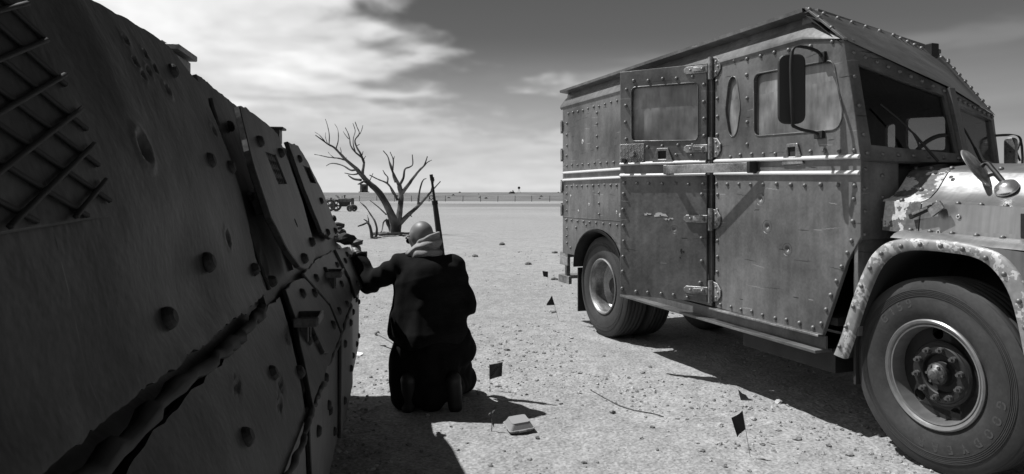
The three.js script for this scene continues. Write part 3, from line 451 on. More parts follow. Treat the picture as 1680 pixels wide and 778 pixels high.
  add(T, 'far_mirror_arm', [tube([V3(3.28, 1.91, -1.40), V3(3.31, 1.915, -1.48), V3(3.31, 1.915, -1.60), V3(3.31, 1.89, -1.635), V3(3.31, 1.60, -1.63), V3(3.3, 1.45, -1.4)], 0.009, 7), tube([V3(3.30, 1.80, -1.54), V3(3.31, 1.805, -1.59), V3(3.31, 1.87, -1.63)], 0.007, 7), tube([V3(3.31, 1.805, -1.59), V3(3.31, 1.74, -1.63)], 0.007, 7)], M.darkMetal);
  { const h = add(T, 'bonnet_mirror', new THREE.LatheGeometry([[0, 0.02], [0.07, 0.016], [0.12, 0.006], [0.13, -0.004], [0.125, -0.008], [0, -0.008]].map(p => V2(...p)), 28), M.metal, 'round mirror on the bonnet, seen edge on'); h.position.set(3.955, 1.645, -0.33); const vw = V3(0.684, 0.03, -1).normalize(), ax = V3(0.64, -0.76, 0).normalize(), nw = V3().crossVectors(ax, vw).normalize(); if (nw.y < 0) nw.negate(); nw.addScaledVector(vw, -0.2).normalize(); h.quaternion.setFromUnitVectors(V3(0, 1, 0), nw.applyAxisAngle(V3(0, 1, 0), -truck.rotation.y));
    add(T, 'bonnet_mirror_stem', [tube([V3(3.955, 1.65, -0.34), V3(3.99, 1.672, -0.35), V3(4.03, 1.64, -0.34), V3(4.12, 1.555, -0.31)], 0.013, 8)], M.darkMetal); add(T, 'bonnet_mirror_base', new THREE.LatheGeometry([[0, 0.03], [0.03, 0.028], [0.036, 0.012], [0.055, 0.008], [0.06, -0.01]].map(p => V2(...p)), 20).rotateX(0.75).translate(4.125, 1.54, -0.305), M.chrome); }
  // --- wipers ---
  for (const [a, b, c] of [[[3.63, 1.70, -0.44], [3.555, 1.87, -0.33], [3.47, 2.05, -0.16]], [[3.60, 1.70, -0.85], [3.545, 1.80, -0.86], [3.52, 1.92, -0.80]]]) {
    const w = add(T, 'wiper_arm', tube([V3(...a), V3(...b)], 0.008, 6, 2), M.black); add(w, 'wiper_blade', tube([V3(b[0] + 0.03, b[1] - 0.10, b[2] - 0.02), V3(...b), V3(...c)], 0.006, 6, 2), M.black); }
}
// --- wheels ---
const font = await new FontLoader().loadAsync('fonts/droid/droid_sans_bold.typeface.json');
function wheelTyre(R, rimR, w) {                                  // lathe about the axle; the outer face looks along +z
  const p = []; const push = (r, z) => p.push(V2(r, z));
  push(rimR - 0.012, -w * 0.5 + 0.05); push(rimR + 0.06, -w * 0.5); push(R - 0.06, -w * 0.5); push(R - 0.015, -w * 0.43);
  for (let i = 0; i < 5; i++) { const z = -w * 0.40 + i * w * 0.16; push(R - 0.004, z); push(R, z + 0.01); push(R, z + w * 0.16 - 0.018); push(R - 0.004, z + w * 0.16 - 0.012); push(R - 0.014, z + w * 0.16 - 0.009); push(R - 0.014, z + w * 0.16 - 0.003); }
  push(R - 0.006, w * 0.41); push(R - 0.02, w * 0.44); push(R - 0.05, w * 0.475);
  let r = R - 0.062; for (let i = 0; i < 5; i++) { push(r, w * 0.485); push(r - 0.001, w * 0.485 + 0.0035); push(r - 0.0055, w * 0.485 + 0.004); push(r - 0.0065, w * 0.486); r -= 0.0085; }
  push(r - 0.01, w * 0.49); push(rimR + 0.10, w * 0.497); push(rimR + 0.065, w * 0.488); push(rimR + 0.035, w * 0.46); push(rimR + 0.012, w * 0.42); push(rimR - 0.006, w * 0.40);
  const g = new THREE.LatheGeometry(p, 72).rotateX(PI / 2); return toCreasedNormals(g, 0.7);
}
function arcText(str, r, a0, da, h, z) {
  const L = []; [...str].forEach((ch, i) => { const g = new TextGeometry(ch, { font, size: h, depth: 0.003, curveSegments: 3, bevelEnabled: false }); g.computeBoundingBox(); const c = (g.boundingBox.max.x + g.boundingBox.min.x) / 2; g.translate(-c, r - h / 2, z).rotateZ(-(a0 + i * da)); L.push(g); }); return L;
}
{
  const T = truck, WY = 0.52;
  const f = add(T, 'front_wheel', wheelTyre(0.525, 0.288, 0.27), M.rubber, 'dusty front tyre with raised lettering'); f.position.set(3.90, WY + 0.005, -0.175);
  // hmm: wheel is a part; its rim, disc, hub and nuts are sub-parts
  add(f, 'rim', toCreasedNormals(new THREE.LatheGeometry([[0.296, 0.105], [0.298, 0.125], [0.290, 0.132], [0.278, 0.126], [0.270, 0.112], [0.266, 0.118], [0.258, 0.116], [0.250, 0.06], [0.246, -0.10], [0.27, -0.11]].map(p => V2(...p)), 64).rotateX(PI / 2), 0.5), M.hood, 'bright steel rim');
  const disc = new THREE.Shape(); disc.absarc(0, 0, 0.247, 0, 2 * PI); for (const a of [0.65, 1.75, 2.85, 3.95, 5.05, 6.1]) disc.holes.push(circ(0.216 * cos(a), 0.216 * sin(a), 0.035));
  add(f, 'disc', boxUV(new THREE.ExtrudeGeometry(disc, { depth: 0.01, bevelEnabled: true, bevelSize: 0.002, bevelThickness: 0.002, bevelSegments: 1, curveSegments: 24 }).translate(0, 0, 0.02)), M.darkMetal);
  add(f, 'disc_dome', toCreasedNormals(new THREE.LatheGeometry([[0.178, 0.03], [0.176, 0.05], [0.165, 0.062], [0.158, 0.062], [0.150, 0.068], [0.112, 0.068], [0.106, 0.062], [0.100, 0.040], [0.07, 0.038], [0.062, 0.05], [0.06, 0.085], [0.054, 0.092]].map(p => V2(...p)), 48).rotateX(PI / 2), 0.5), M.darkMetal);
  add(f, 'hub_cap', [new THREE.LatheGeometry([[0.054, 0.088], [0.05, 0.1], [0.034, 0.106], [0.03, 0.118], [0.02, 0.128], [0.0, 0.13]].map(p => V2(...p)), 20).rotateX(PI / 2), ...[0, 1, 2, 3, 4, 5].map(i => new THREE.CylinderGeometry(0.008, 0.008, 0.012, 6).rotateX(PI / 2).translate(0.046 * cos(i * PI / 3), 0.046 * sin(i * PI / 3), 0.103))], M.greasy);
  for (let i = 0; i < 10; i++) { const a = i / 10 * 2 * PI + 0.2, x = 0.132 * cos(a), y = 0.132 * sin(a); add(f, 'wheel_nut', [new THREE.CylinderGeometry(0.017, 0.018, 0.022, 6).rotateX(PI / 2).rotateZ(a).translate(x, y, 0.078), new THREE.CylinderGeometry(0.009, 0.009, 0.04, 8).rotateX(PI / 2).translate(x, y, 0.088)], M.greasy); }
  stuff(add(f, 'raised_lettering', [...arcText('GOODYEAR', 0.388, 1.72, 0.225, 0.046, 0.131), ...arcText('G159', 0.392, -0.86, 0.17, 0.048, 0.131)], M.rubberMark));
  // rear: twin tyres and a deeply dished wheel
  const r = add(T, 'rear_wheel', wheelTyre(0.53, 0.285, 0.27), M.rubber, 'dusty rear tyre'); r.position.set(0.02, WY + 0.008, -0.205);
  add(r, 'rim', toCreasedNormals(new THREE.LatheGeometry([[0.294, 0.10], [0.296, 0.128], [0.286, 0.134], [0.276, 0.128], [0.266, 0.112], [0.255, 0.07], [0.248, -0.02], [0.20, -0.085], [0.10, -0.10]].map(p => V2(...p)), 64).rotateX(PI / 2), 0.5), M.metal, 'deeply dished rim');
  add(r, 'hub', [new THREE.LatheGeometry([[0.16, -0.098], [0.15, -0.085], [0.10, -0.082], [0.095, -0.03], [0.08, 0.0], [0.0, 0.005]].map(p => V2(...p)), 28).rotateX(PI / 2)], M.darkMetal);
  for (let i = 0; i < 10; i++) { const a = i / 10 * 2 * PI; add(r, 'wheel_nut', new THREE.CylinderGeometry(0.016, 0.016, 0.03, 6).rotateX(PI / 2).translate(0.13 * cos(a), 0.13 * sin(a), -0.07), M.metal); }
  add(T, 'inner_rear_wheel', wheelTyre(0.53, 0.285, 0.25).translate(0.02, WY + 0.008, -0.50), M.rubber);
  add(T, 'far_rear_wheel', wheelTyre(0.53, 0.285, 0.27).rotateY(PI).translate(0.02, WY + 0.008, -1.40), M.rubber);
  add(T, 'far_front_wheel', wheelTyre(0.525, 0.288, 0.27).rotateY(PI).translate(3.90, WY + 0.005, -1.25), M.rubber);
}

// ---------- home-plated armoured car, its side leaning over the viewer's left ----------
// local frame: x = out of the plated side, y up, -z = along the car towards its low bonnet end
const car = thing('armoured_car', 'black armoured car of overlapping bolted steel plates with dents', 'armoured car', [0, 0, 0], Math.atan(195 / 1150));
{
  const T = car;
  const U0 = V2(-0.38, 1.18), U1 = V2(-0.577, 1.83), L0 = V2(-0.25, 0.88), D0 = V2(-0.25, 0.35);
  const frame = (p, q) => { const t = q.clone().sub(p).normalize(), n = V2(t.y, -t.x); return { p, t, n }; };        // t up the plate, n outwards
  const FU = frame(U0, U1), FL = frame(L0, U0), FD = frame(D0, L0);
  const at = (f, d, t, o = 0) => V3(f.p.x + f.t.x * t + f.n.x * o, f.p.y + f.t.y * t + f.n.y * o, -d);
  const mat4 = f => new THREE.Matrix4().makeBasis(V3(0, 0, -1), V3(f.t.x, f.t.y, 0), V3(f.n.x, f.n.y, 0)).setPosition(f.p.x, f.p.y, 0);  // plate (x = d, y = t, z = out) to car
  // closed hull under the plates
  const st = [[-1.6, 1.865, 0], [0.6, 1.87, 0], [2.15, 1.87, 0], [2.35, 1.855, 0], [2.95, 1.835, 0], [3.2, 1.815, 0], [3.7, 1.775, 0], [4.0, 1.75, 0], [4.22, 1.69, 0], [4.56, 1.525, 0], [4.80, 1.275, 0.0], [4.88, 1.19, 0], [5.42, 1.13, 0.0]];
  const sect = ([d, top]) => { const k = (top - 1.18) / 0.65, a = top > 1.18 ? lerp(-0.38, -0.577, k) : lerp(-0.38, -0.3, (1.18 - top) / 0.2); const rb = min(1.18, top - 0.02); const ra = lerp(-0.25, -0.38, clamp((rb - 0.88) / 0.3));
    return [[-1.3, 0.40], [-0.40, 0.38], [-0.285, 0.40], [-0.285, 0.88], [ra - (d > 3.9 && d < 4.9 ? 0.004 : 0.035), rb], [a - (d > 3.9 && d < 4.9 ? -0.004 : 0.03), top - 0.012], [a - 0.12, top], [-1.2, top + 0.02], [-1.75, top + 0.02], [-2.0, 1.1], [-2.05, 0.4], [-1.3, 0.40]].map(([x, y]) => [x, y, -d]); };
  const hull = quadStrip(st.map(sect));
  const cap = (s, flip) => { const L = sect(s), sh = new THREE.Shape(L.slice(0, -1).map(p => V2(p[0], p[1]))); return new THREE.ShapeGeometry(sh).translate(0, 0, L[0][2]); };
  add(T, 'hull', [toCreasedNormals(hull, 0.5), cap(st[0]), cap(st[st.length - 1])], M.armour);
  for (const [x, d] of [[-0.62, 0.2], [-0.62, 4.3], [-1.75, 0.2], [-1.75, 4.3]]) { const w = add(T, 'wheel', wheelTyre(0.46, 0.26, 0.24).rotateY(PI / 2).translate(x, 0.455, -d), M.rubber); add(w, 'rim', new THREE.CylinderGeometry(0.26, 0.26, 0.18, 24).rotateZ(PI / 2).translate(x, 0.455, -d), M.darkMetal); }
  // ragged outline
  const rag = (pts, amp = 0.006, step = 0.045) => { const o = []; pts.forEach((p, i) => { const q = pts[(i + 1) % pts.length], L = hypot(q[0] - p[0], q[1] - p[1]), n = max(1, Math.round(L / step)); for (let k = 0; k < n; k++) { const u = k / n, j = k ? amp : amp * 0.3; o.push([lerp(p[0], q[0], u) + rr(-j, j), lerp(p[1], q[1], u) + rr(-j, j)]); } }); return o; };
  // plates as grids so that they can bow and carry dents
  function dentPlate(parent, name, f, d0, d1, tLo, tHi, off, thick, bow, dents, nd = 120, nt = 60, mat = M.armour) {
    const fr = [], P = [], uv = [], I = [], C = (nd + 1) * (nt + 1);
    for (const back of [0, 1]) for (let i = 0; i <= nd; i++) for (let j = 0; j <= nt; j++) {
      const v = j / nt, u = i / nd, d = lerp(typeof d0 == 'function' ? d0(v) : d0, typeof d1 == 'function' ? d1(v) : d1, u), t = lerp(tLo(d), tHi(d), v);
      let o = off + bow(d, t, u, v) + 0.010 * (fbm(d * 2.2 + off * 40, t * 2.6, 4, 0, 201) - 0.5);
      for (const [dx, ty, r, h, el = 1] of dents) { const q = ((d - dx) / (r * el)) ** 2 + ((t - ty) / r) ** 2; if (q < 14) o += -h * exp(-q) + h * 0.28 * exp(-((sqrt(q) - 1.7) ** 2) * 3); }
      const p = at(f, d, t, o - back * thick); P.push(p.x, p.y, p.z); uv.push(d, t);
    }
    const id = (b, i, j) => b * C + i * (nt + 1) + j;
    for (let i = 0; i < nd; i++) for (let j = 0; j < nt; j++) { I.push(id(0, i, j), id(0, i + 1, j), id(0, i + 1, j + 1), id(0, i, j), id(0, i + 1, j + 1), id(0, i, j + 1)); I.push(id(1, i, j), id(1, i + 1, j + 1), id(1, i + 1, j), id(1, i, j), id(1, i, j + 1), id(1, i + 1, j + 1)); }
    const e = (a, b) => I.push(id(0, ...a), id(1, ...a), id(0, ...b), id(0, ...b), id(1, ...a), id(1, ...b));
    for (let i = 0; i < nd; i++) { e([i, 0], [i + 1, 0]); e([i + 1, nt], [i, nt]); } for (let j = 0; j < nt; j++) { e([0, j + 1], [0, j]); e([nd, j], [nd, j + 1]); }
    const g = new THREE.BufferGeometry(); g.setAttribute('position', new THREE.Float32BufferAttribute(P, 3)); g.setAttribute('uv', new THREE.Float32BufferAttribute(uv, 2)); g.setIndex(I);
    return add(parent, name, toCreasedNormals(g, 0.7), mat);
  }
  const jag = (x, s, a = 0.012) => a * (fbm(x * 14, s, 4, 0, 211) - 0.5) * 2 + a * 0.5 * (hash(floor(x * 60), s) - 0.5);
  // 1: the great bowed near plate
  const near = dentPlate(T, 'side_plate', FU, -1.5, v => 2.185 + 0.02 * v + jag(v, 1, 0.008), d => 0.02 + jag(d, 3, 0.011), d => 0.735 + 0.02 * exp(-(((d - 1.85) / 0.3) ** 2)) - 0.06 * sstep(2.0, 2.2, d) + jag(d, 4, 0.004), 0.0, 0.016,
    (d, t) => 0.030 * sin(clamp(t / 0.75) * PI) + 0.015 * exp(-(((t - 0.02) / 0.05) ** 2)) * (0.5 + fbm(d * 5, 2, 3, 0, 212)),
    [[1.44, 0.42, 0.022, 0.017], [1.89, 0.21, 0.016, 0.012], [1.62, 0.68, 0.010, 0.009], [1.62, 0.63, 0.010, 0.009], [1.73, 0.67, 0.010, 0.009], [1.69, 0.62, 0.010, 0.010], [1.635, 0.60, 0.009, 0.008], [1.76, 0.64, 0.010, 0.009], [1.785, 0.59, 0.012, 0.011], [2.12, 0.52, 0.014, 0.007], [1.5, 0.15, 0.1, 0.012, 1.8], [1.2, 0.62, 0.14, 0.014]], 340, 120);
  near.userData.label = 'large bowed plate with round dents';
  // bolts, each a head of its own
  function bolt(parent, f, d, t, o, r = 0.020, h = 0.016, six = true) { const p = at(f, d, t, o - 0.004); const g = toCreasedNormals(new THREE.LatheGeometry([[0, h], [r * 0.55, h], [r * 0.85, h * 0.72], [r, h * 0.3], [r, 0]].map(q => V2(...q)), six ? 6 : 12), 0.6); g.rotateY(rnd() * 3).rotateX(PI / 2); g.applyMatrix4(mat4({ p: V2(0, 0), t: f.t, n: f.n })); return add(parent, 'bolt', g.translate(p.x, p.y, p.z), M.bolt); }
  const bowN = t => 0.030 * sin(clamp(t / 0.75) * PI);
  for (const [d, t, r] of [[1.67, 0.17, 0.024], [1.94, 0.42, 0.022], [2.16, 0.41, 0.021], [1.93, 0.665, 0.020], [1.34, 0.10, 0.022]]) bolt(near, FU, d, t, bowN(t), r, 0.018, false);
  bolt(near, FU, 2.12, 0.105, bowN(0.1), 0.02, 0.022);
  // expanded mesh over the opening in the near plate
  { const fr = add(near, 'vent_opening', plate([[0.62, 0.27], [1.17, 0.29], [1.19, 0.45], [1.12, 0.64], [0.62, 0.64]], 0.006).applyMatrix4(mat4(FU)).translate(FU.n.x * 0.035, FU.n.y * 0.035, 0), M.armour);
    for (let i = -5; i < 12; i++) for (const s of [1, -1]) { const L = []; for (let k = 0; k <= 24; k++) { const dd = lerp(0.60, 1.18, k / 24), tt = 0.30 + i * 0.058 + s * 0.38 * (dd - 0.60) + (s < 0 ? 0.06 : 0); if (tt < 0.285 || tt > 0.635 - 0.0 * dd || dd > 1.19 - max(0, tt - 0.45) * 0.35) continue; L.push(at(FU, dd, tt, 0.040 + 0.002 * s)); } if (L.length > 2) add(near, 'mesh_bar', tube(L, 0.0042, 5, 1), M.bolt); } }
  // 2: narrow plate behind the gap
  const p2 = dentPlate(T, 'side_plate', FU, v => 2.265 + 0.04 * v + jag(v, 7, 0.012), v => 2.72 + 0.22 * v, d => -0.02 + 0.05 * sstep(2.42, 2.8, d), d => 0.725 - 0.03 * sstep(2.3, 2.9, d) + jag(d, 5, 0.006), -0.012, 0.02, (d, t) => 0.012 * sin(clamp(t / 0.7) * PI), [[2.47, 0.30, 0.014, 0.006], [2.4, 0.10, 0.03, 0.01], [2.36, 0.58, 0.012, 0.006]], 40, 50);
  bolt(p2, FU, 2.47, 0.33, 0.0); bolt(p2, FU, 2.52, 0.58, 0.0); bolt(p2, FU, 2.38, 0.04, 0, 0.02, 0.022);
  // 3: proud plate with a rounded foot and a mesh-covered slit
  { const f = FU, out = [[2.38, 0.615], [2.30, 0.42], [2.31, 0.24], [2.44, 0.12], [2.58, 0.045], [2.72, 0.022], [2.92, 0.022], [3.05, 0.035], [3.13, 0.09], [3.19, 0.28], [3.15, 0.47], [3.07, 0.585], [2.9, 0.60], [2.74, 0.61], [2.5, 0.625]];
    const slit = new THREE.Path([[2.60, 0.475], [2.83, 0.475], [2.89, 0.36], [2.67, 0.355]].map(p => V2(...p)));
    const g = plate(rag(out, 0.005), 0.022, { holes: [slit] }).translate(0, 0, 0.072).applyMatrix4(mat4(f));
    const pl = add(T, 'stand_off_plate', g, M.armour, 'proud plate with a mesh covered vision slit');
    add(pl, 'slit_backing', plate([[2.58, 0.34], [2.9, 0.34], [2.9, 0.49], [2.58, 0.49]], 0.004, { bevel: 0 }).translate(0, 0, 0.047).applyMatrix4(mat4(f)), M.inside);
    for (let i = 0; i < 7; i++) { add(pl, 'mesh_bar', tube([at(f, 2.58 + i * 0.045, 0.35, 0.062), at(f, 2.68 + i * 0.045, 0.48, 0.062)].map((p, k, a) => p), 0.004, 5, 2), M.wireGrey); add(pl, 'mesh_bar', tube([at(f, 2.68 + i * 0.045 - 0.06, 0.35, 0.06), at(f, 2.58 + i * 0.045 - 0.03, 0.48, 0.06)], 0.004, 5, 2), M.wireGrey); }
    for (const [d, t] of [[2.53, 0.505], [2.96, 0.49], [2.70, 0.065], [3.05, 0.105]]) bolt(pl, f, d, t, 0.074, 0.021, 0.02, false);
    for (const [d, t] of [[2.62, 0.515], [2.80, 0.20]]) add(pl, 'bullet_gouge', new THREE.SphereGeometry(0.012, 10, 6).scale(0.7, 1.6, 0.25).rotateZ(0.3).translate(d, t, 0.0725).applyMatrix4(mat4(f)), M.armour);
    add(T, 'stand_off_bracket', [bar(at(f, 2.5, 0.3, -0.01), at(f, 2.5, 0.3, 0.055), 0.03, 0.08), bar(at(f, 3.0, 0.3, -0.01), at(f, 3.0, 0.3, 0.055), 0.03, 0.08)], M.armour); }
  // 4: recessed plate, 5: the far slit plate whose edge falls towards the bonnet
  const p4 = dentPlate(T, 'side_plate', FU, 2.98, 3.72, d => 0.02, d => 0.68 - 0.02 * sstep(3.0, 3.6, d) + jag(d, 6, 0.006), -0.015, 0.02, () => 0, [[3.3, 0.55, 0.02, 0.01]], 30, 24); bolt(p4, FU, 3.42, 0.30, -0.01); bolt(p4, FU, 3.5, 0.12, -0.01);
  { const f = FU, out = [[3.60, 0.60], [3.68, 0.36], [3.86, 0.11], [4.2, 0.055], [4.74, 0.05], [4.80, 0.09], [4.56, 0.35], [4.22, 0.535], [4.0, 0.605]];
    const slit = new THREE.Path([[3.93, 0.49], [4.24, 0.49], [4.33, 0.395], [4.03, 0.395]].map(p => V2(...p)));
    const pl = add(T, 'far_slit_plate', plate(rag(out, 0.006), 0.022, { holes: [slit] }).translate(0, 0, 0.042).applyMatrix4(mat4(f)), M.armour, 'plate with a dark vision slit and a falling edge');
    add(pl, 'slit_backing', plate([[3.9, 0.38], [4.36, 0.38], [4.36, 0.5], [3.9, 0.5]], 0.004, { bevel: 0 }).translate(0, 0, 0.018).applyMatrix4(mat4(f)), M.inside);
    for (const [d, t] of [[3.84, 0.52], [4.27, 0.285], [4.09, 0.10], [4.55, 0.085], [4.75, 0.16]]) bolt(pl, f, d, t, 0.042, 0.022, 0.02, false); }
  // lower plates on the flared skirt and the upright sill, each its own sheet
  const lower = (f, pts, o, bolts, gs = []) => { const pl = add(T, 'skirt_plate', plate(rag(pts, 0.005, 0.07), 0.016).translate(0, 0, o).applyMatrix4(mat4(f)), M.armour); for (const [d, t, six] of bolts) bolt(pl, f, d, t, o, 0.021, 0.018, !!six); for (const [d, t] of gs) add(pl, 'bullet_gouge', new THREE.SphereGeometry(0.013, 10, 6).scale(0.7, 1.5, 0.25).translate(d, t, o + 0.0005).applyMatrix4(mat4(f)), M.armour); return pl; };
  const la = dentPlate(T, 'skirt_plate', FL, -1.3, v => lerp(2.10, 2.44, v), d => -0.02, d => 0.285 + 0.02 * sstep(1.6, 2.3, d) - 0.03 * sstep(1.5, 0.6, d) + jag(d, 9, 0.010), -0.004, 0.016, (d, t) => 0.008 * sin(t * 9), [[2.25, 0.19, 0.016, 0.010], [1.86, 0.09, 0.014, 0.008], [1.95, 0.12, 0.02, 0.010], [1.6, 0.22, 0.014, 0.008]], 160, 30);
  for (const [d, t, s] of [[1.52, 0.13, 0], [1.92, 0.165, 1], [2.22, 0.085, 0], [1.1, 0.1, 0]]) bolt(la, FL, d, t, 0.0, 0.022, 0.02, !!s);
  lower(FL, [[2.52, 0.315], [2.74, 0.32], [2.98, 0.30], [3.30, 0.12], [3.26, -0.015], [2.58, -0.015], [2.155, -0.015], [2.47, 0.22]], 0.010, [[2.78, 0.26], [3.05, 0.22], [2.50, 0.125], [2.62, 0.10, 1], [3.16, 0.05]], [[2.7, 0.17]]);
  lower(FL, [[2.62, 0.18], [2.70, 0.19], [2.72, 0.02], [2.62, 0.04]], 0.024, []);
  lower(FL, [[3.04, 0.315], [3.6, 0.325], [4.42, 0.30], [4.50, 0.10], [4.30, -0.015], [3.36, -0.015], [3.38, 0.12]], 0.006, [[3.3, 0.26], [3.7, 0.25], [3.55, 0.05], [4.1, 0.12], [4.28, 0.22, 1], [3.95, 0.02]], [[3.8, 0.15]]);
  lower(FL, [[4.44, 0.30], [5.44, 0.24], [5.46, -0.06], [4.36, -0.015], [4.54, 0.10]], 0.022, [[4.66, 0.20], [4.95, 0.22], [5.2, 0.18], [5.38, 0.1], [4.8, 0.02], [5.15, 0.0]], [[5.0, 0.1]]);
  lower(FD, [[-1.3, 0.0], [2.30, 0.0], [2.16, 0.50], [-1.3, 0.52]], -0.012, [[1.9, 0.4], [1.2, 0.3], [2.1, 0.2]]);
  lower(FD, [[2.34, 0.0], [2.72, 0.0], [2.52, 0.50], [2.2, 0.505]], 0.0, [[2.42, 0.36], [2.5, 0.14]]);
  lower(FD, [[2.68, -0.01], [3.44, 0.0], [3.4, 0.5], [2.56, 0.505]], -0.010, [[2.92, 0.30], [2.98, 0.26, 1], [3.2, 0.1], [2.8, 0.44]]);
  lower(FD, [[3.40, 0.0], [4.36, 0.0], [4.30, 0.5], [3.44, 0.51]], 0.008, [[3.62, 0.4], [3.6, 0.12], [4.1, 0.42], [4.14, 0.15]]);
  lower(FD, [[4.40, 0.0], [5.42, 0.02], [5.45, 0.50], [4.34, 0.5]], -0.006, [[4.6, 0.4], [4.6, 0.12], [5.0, 0.42], [5.05, 0.1], [5.36, 0.35], [5.34, 0.1]]);
  // weld beads and the torn rubber seal along the seam
  const bead = (f, pts, r) => { const L = []; for (let i = 0; i < pts.length - 1; i++) { const n = 12; for (let k = 0; k < n; k++) { const u = k / n; L.push(at(f, lerp(pts[i][0], pts[i + 1][0], u) + rr(-0.005, 0.005), lerp(pts[i][1], pts[i + 1][1], u) + rr(-0.006, 0.006), 0.004 + rr(-0.003, 0.003))); } } return add(T, 'weld_bead', tube(L, L.map(() => r * rr(0.6, 1.3)), 6, 1), M.bolt); };
  bead(FU, [[0.7, -0.03], [1.3, -0.02], [1.75, -0.025], [2.16, -0.01]], 0.017);
  bead(FL, [[1.3, -0.02], [1.9, -0.03], [2.15, -0.02], [2.5, -0.03]], 0.010); bead(FL, [[2.7, -0.02], [3.3, -0.03], [4.2, -0.02]], 0.008);
  bead(FU, [[2.28, 0.02], [2.27, 0.3], [2.31, 0.68]], 0.006);
  // folded steel steps
  for (const [d, t] of [[2.5, 0.20], [3.72, 0.225]]) {
    const c = at(FL, d, t, 0); const g = [box(0.08, 0.012, 0.16, 0.04, 0, 0), box(0.010, 0.028, 0.16, 0.08, 0.012, 0), box(0.08, 0.026, 0.010, 0.04, 0.012, 0.076), box(0.08, 0.026, 0.010, 0.04, 0.012, -0.076)];
    const s = add(T, 'step', g, std(0.35, 0.5, { map: tSteel, metalness: 0.3 })); s.position.copy(c); add(s, 'step_gusset', box(0.05, 0.06, 0.02, 0.02, -0.035, 0.03), M.armour); add(s, 'step_gusset', box(0.05, 0.06, 0.02, 0.02, -0.035, -0.05), M.armour);
  }
  // hatch on the roof deck and the little lamp bracket further on
  add(T, 'roof_hatch', [box(0.34, 0.02, 0.22, -0.86, 1.985, -2.55), box(0.30, 0.07, 0.20, -0.86, 1.935, -2.55), box(0.2, 0.015, 0.1, -0.85, 2.005, -2.52)], M.metal);
  add(T, 'top_bracket', [box(0.06, 0.07, 0.10, -0.60, 1.80, -3.75), box(0.10, 0.012, 0.12, -0.60, 1.84, -3.75)], M.armour);
}

// ---------- kneeling person ----------
function sdfGeo(fn, c, half, res, merge_ = true) {                // mesh of fn < 0 inside a box
  const mc = new MarchingCubes(res, new THREE.MeshBasicMaterial(), false, false, 400000); mc.isolation = 0;
  const h = res / 2; let i = 0;
  for (let z = 0; z < res; z++) for (let y = 0; y < res; y++) for (let x = 0; x < res; x++, i++) mc.field[i] = -fn(c[0] + (x - h) / h * half[0], c[1] + (y - h) / h * half[1], c[2] + (z - h) / h * half[2]);
  mc.update(); const n = mc.count, P = new Float32Array(n * 3);
  for (let k = 0; k < n; k++) for (let a = 0; a < 3; a++) P[k * 3 + a] = c[a] + mc.positionArray[k * 3 + a] * half[a];
  let g = new THREE.BufferGeometry(); g.setAttribute('position', new THREE.BufferAttribute(P, 3)); g = mergeVertices(g, 1e-4); g.computeVertexNormals();
  const q = g.attributes.position, uv = []; for (let k = 0; k < q.count; k++) uv.push(q.getX(k) + q.getZ(k), q.getY(k)); g.setAttribute('uv', new THREE.Float32BufferAttribute(uv, 2)); return g;
}
const smin = (a, b, k) => { const h = max(k - abs(a - b), 0) / k; return min(a, b) - h * h * k * 0.25; };
function cap3(x, y, z, a, b, ra, rb) { const dx = b[0] - a[0], dy = b[1] - a[1], dz = b[2] - a[2], t = clamp(((x - a[0]) * dx + (y - a[1]) * dy + (z - a[2]) * dz) / (dx * dx + dy * dy + dz * dz)); return hypot(x - a[0] - dx * t, y - a[1] - dy * t, z - a[2] - dz * t) - lerp(ra, rb, t); }
const ell = (x, y, z, c, r) => { const u = (x - c[0]) / r[0], v = (y - c[1]) / r[1], w = (z - c[2]) / r[2], k = hypot(u, v, w); return (k - 1) * min(...r); };
const bones = (list, k) => (x, y, z) => { let d = 9; for (const [a, b, ra, rb] of list) d = smin(d, cap3(x, y, z, a, b, ra, rb), k); return d; };
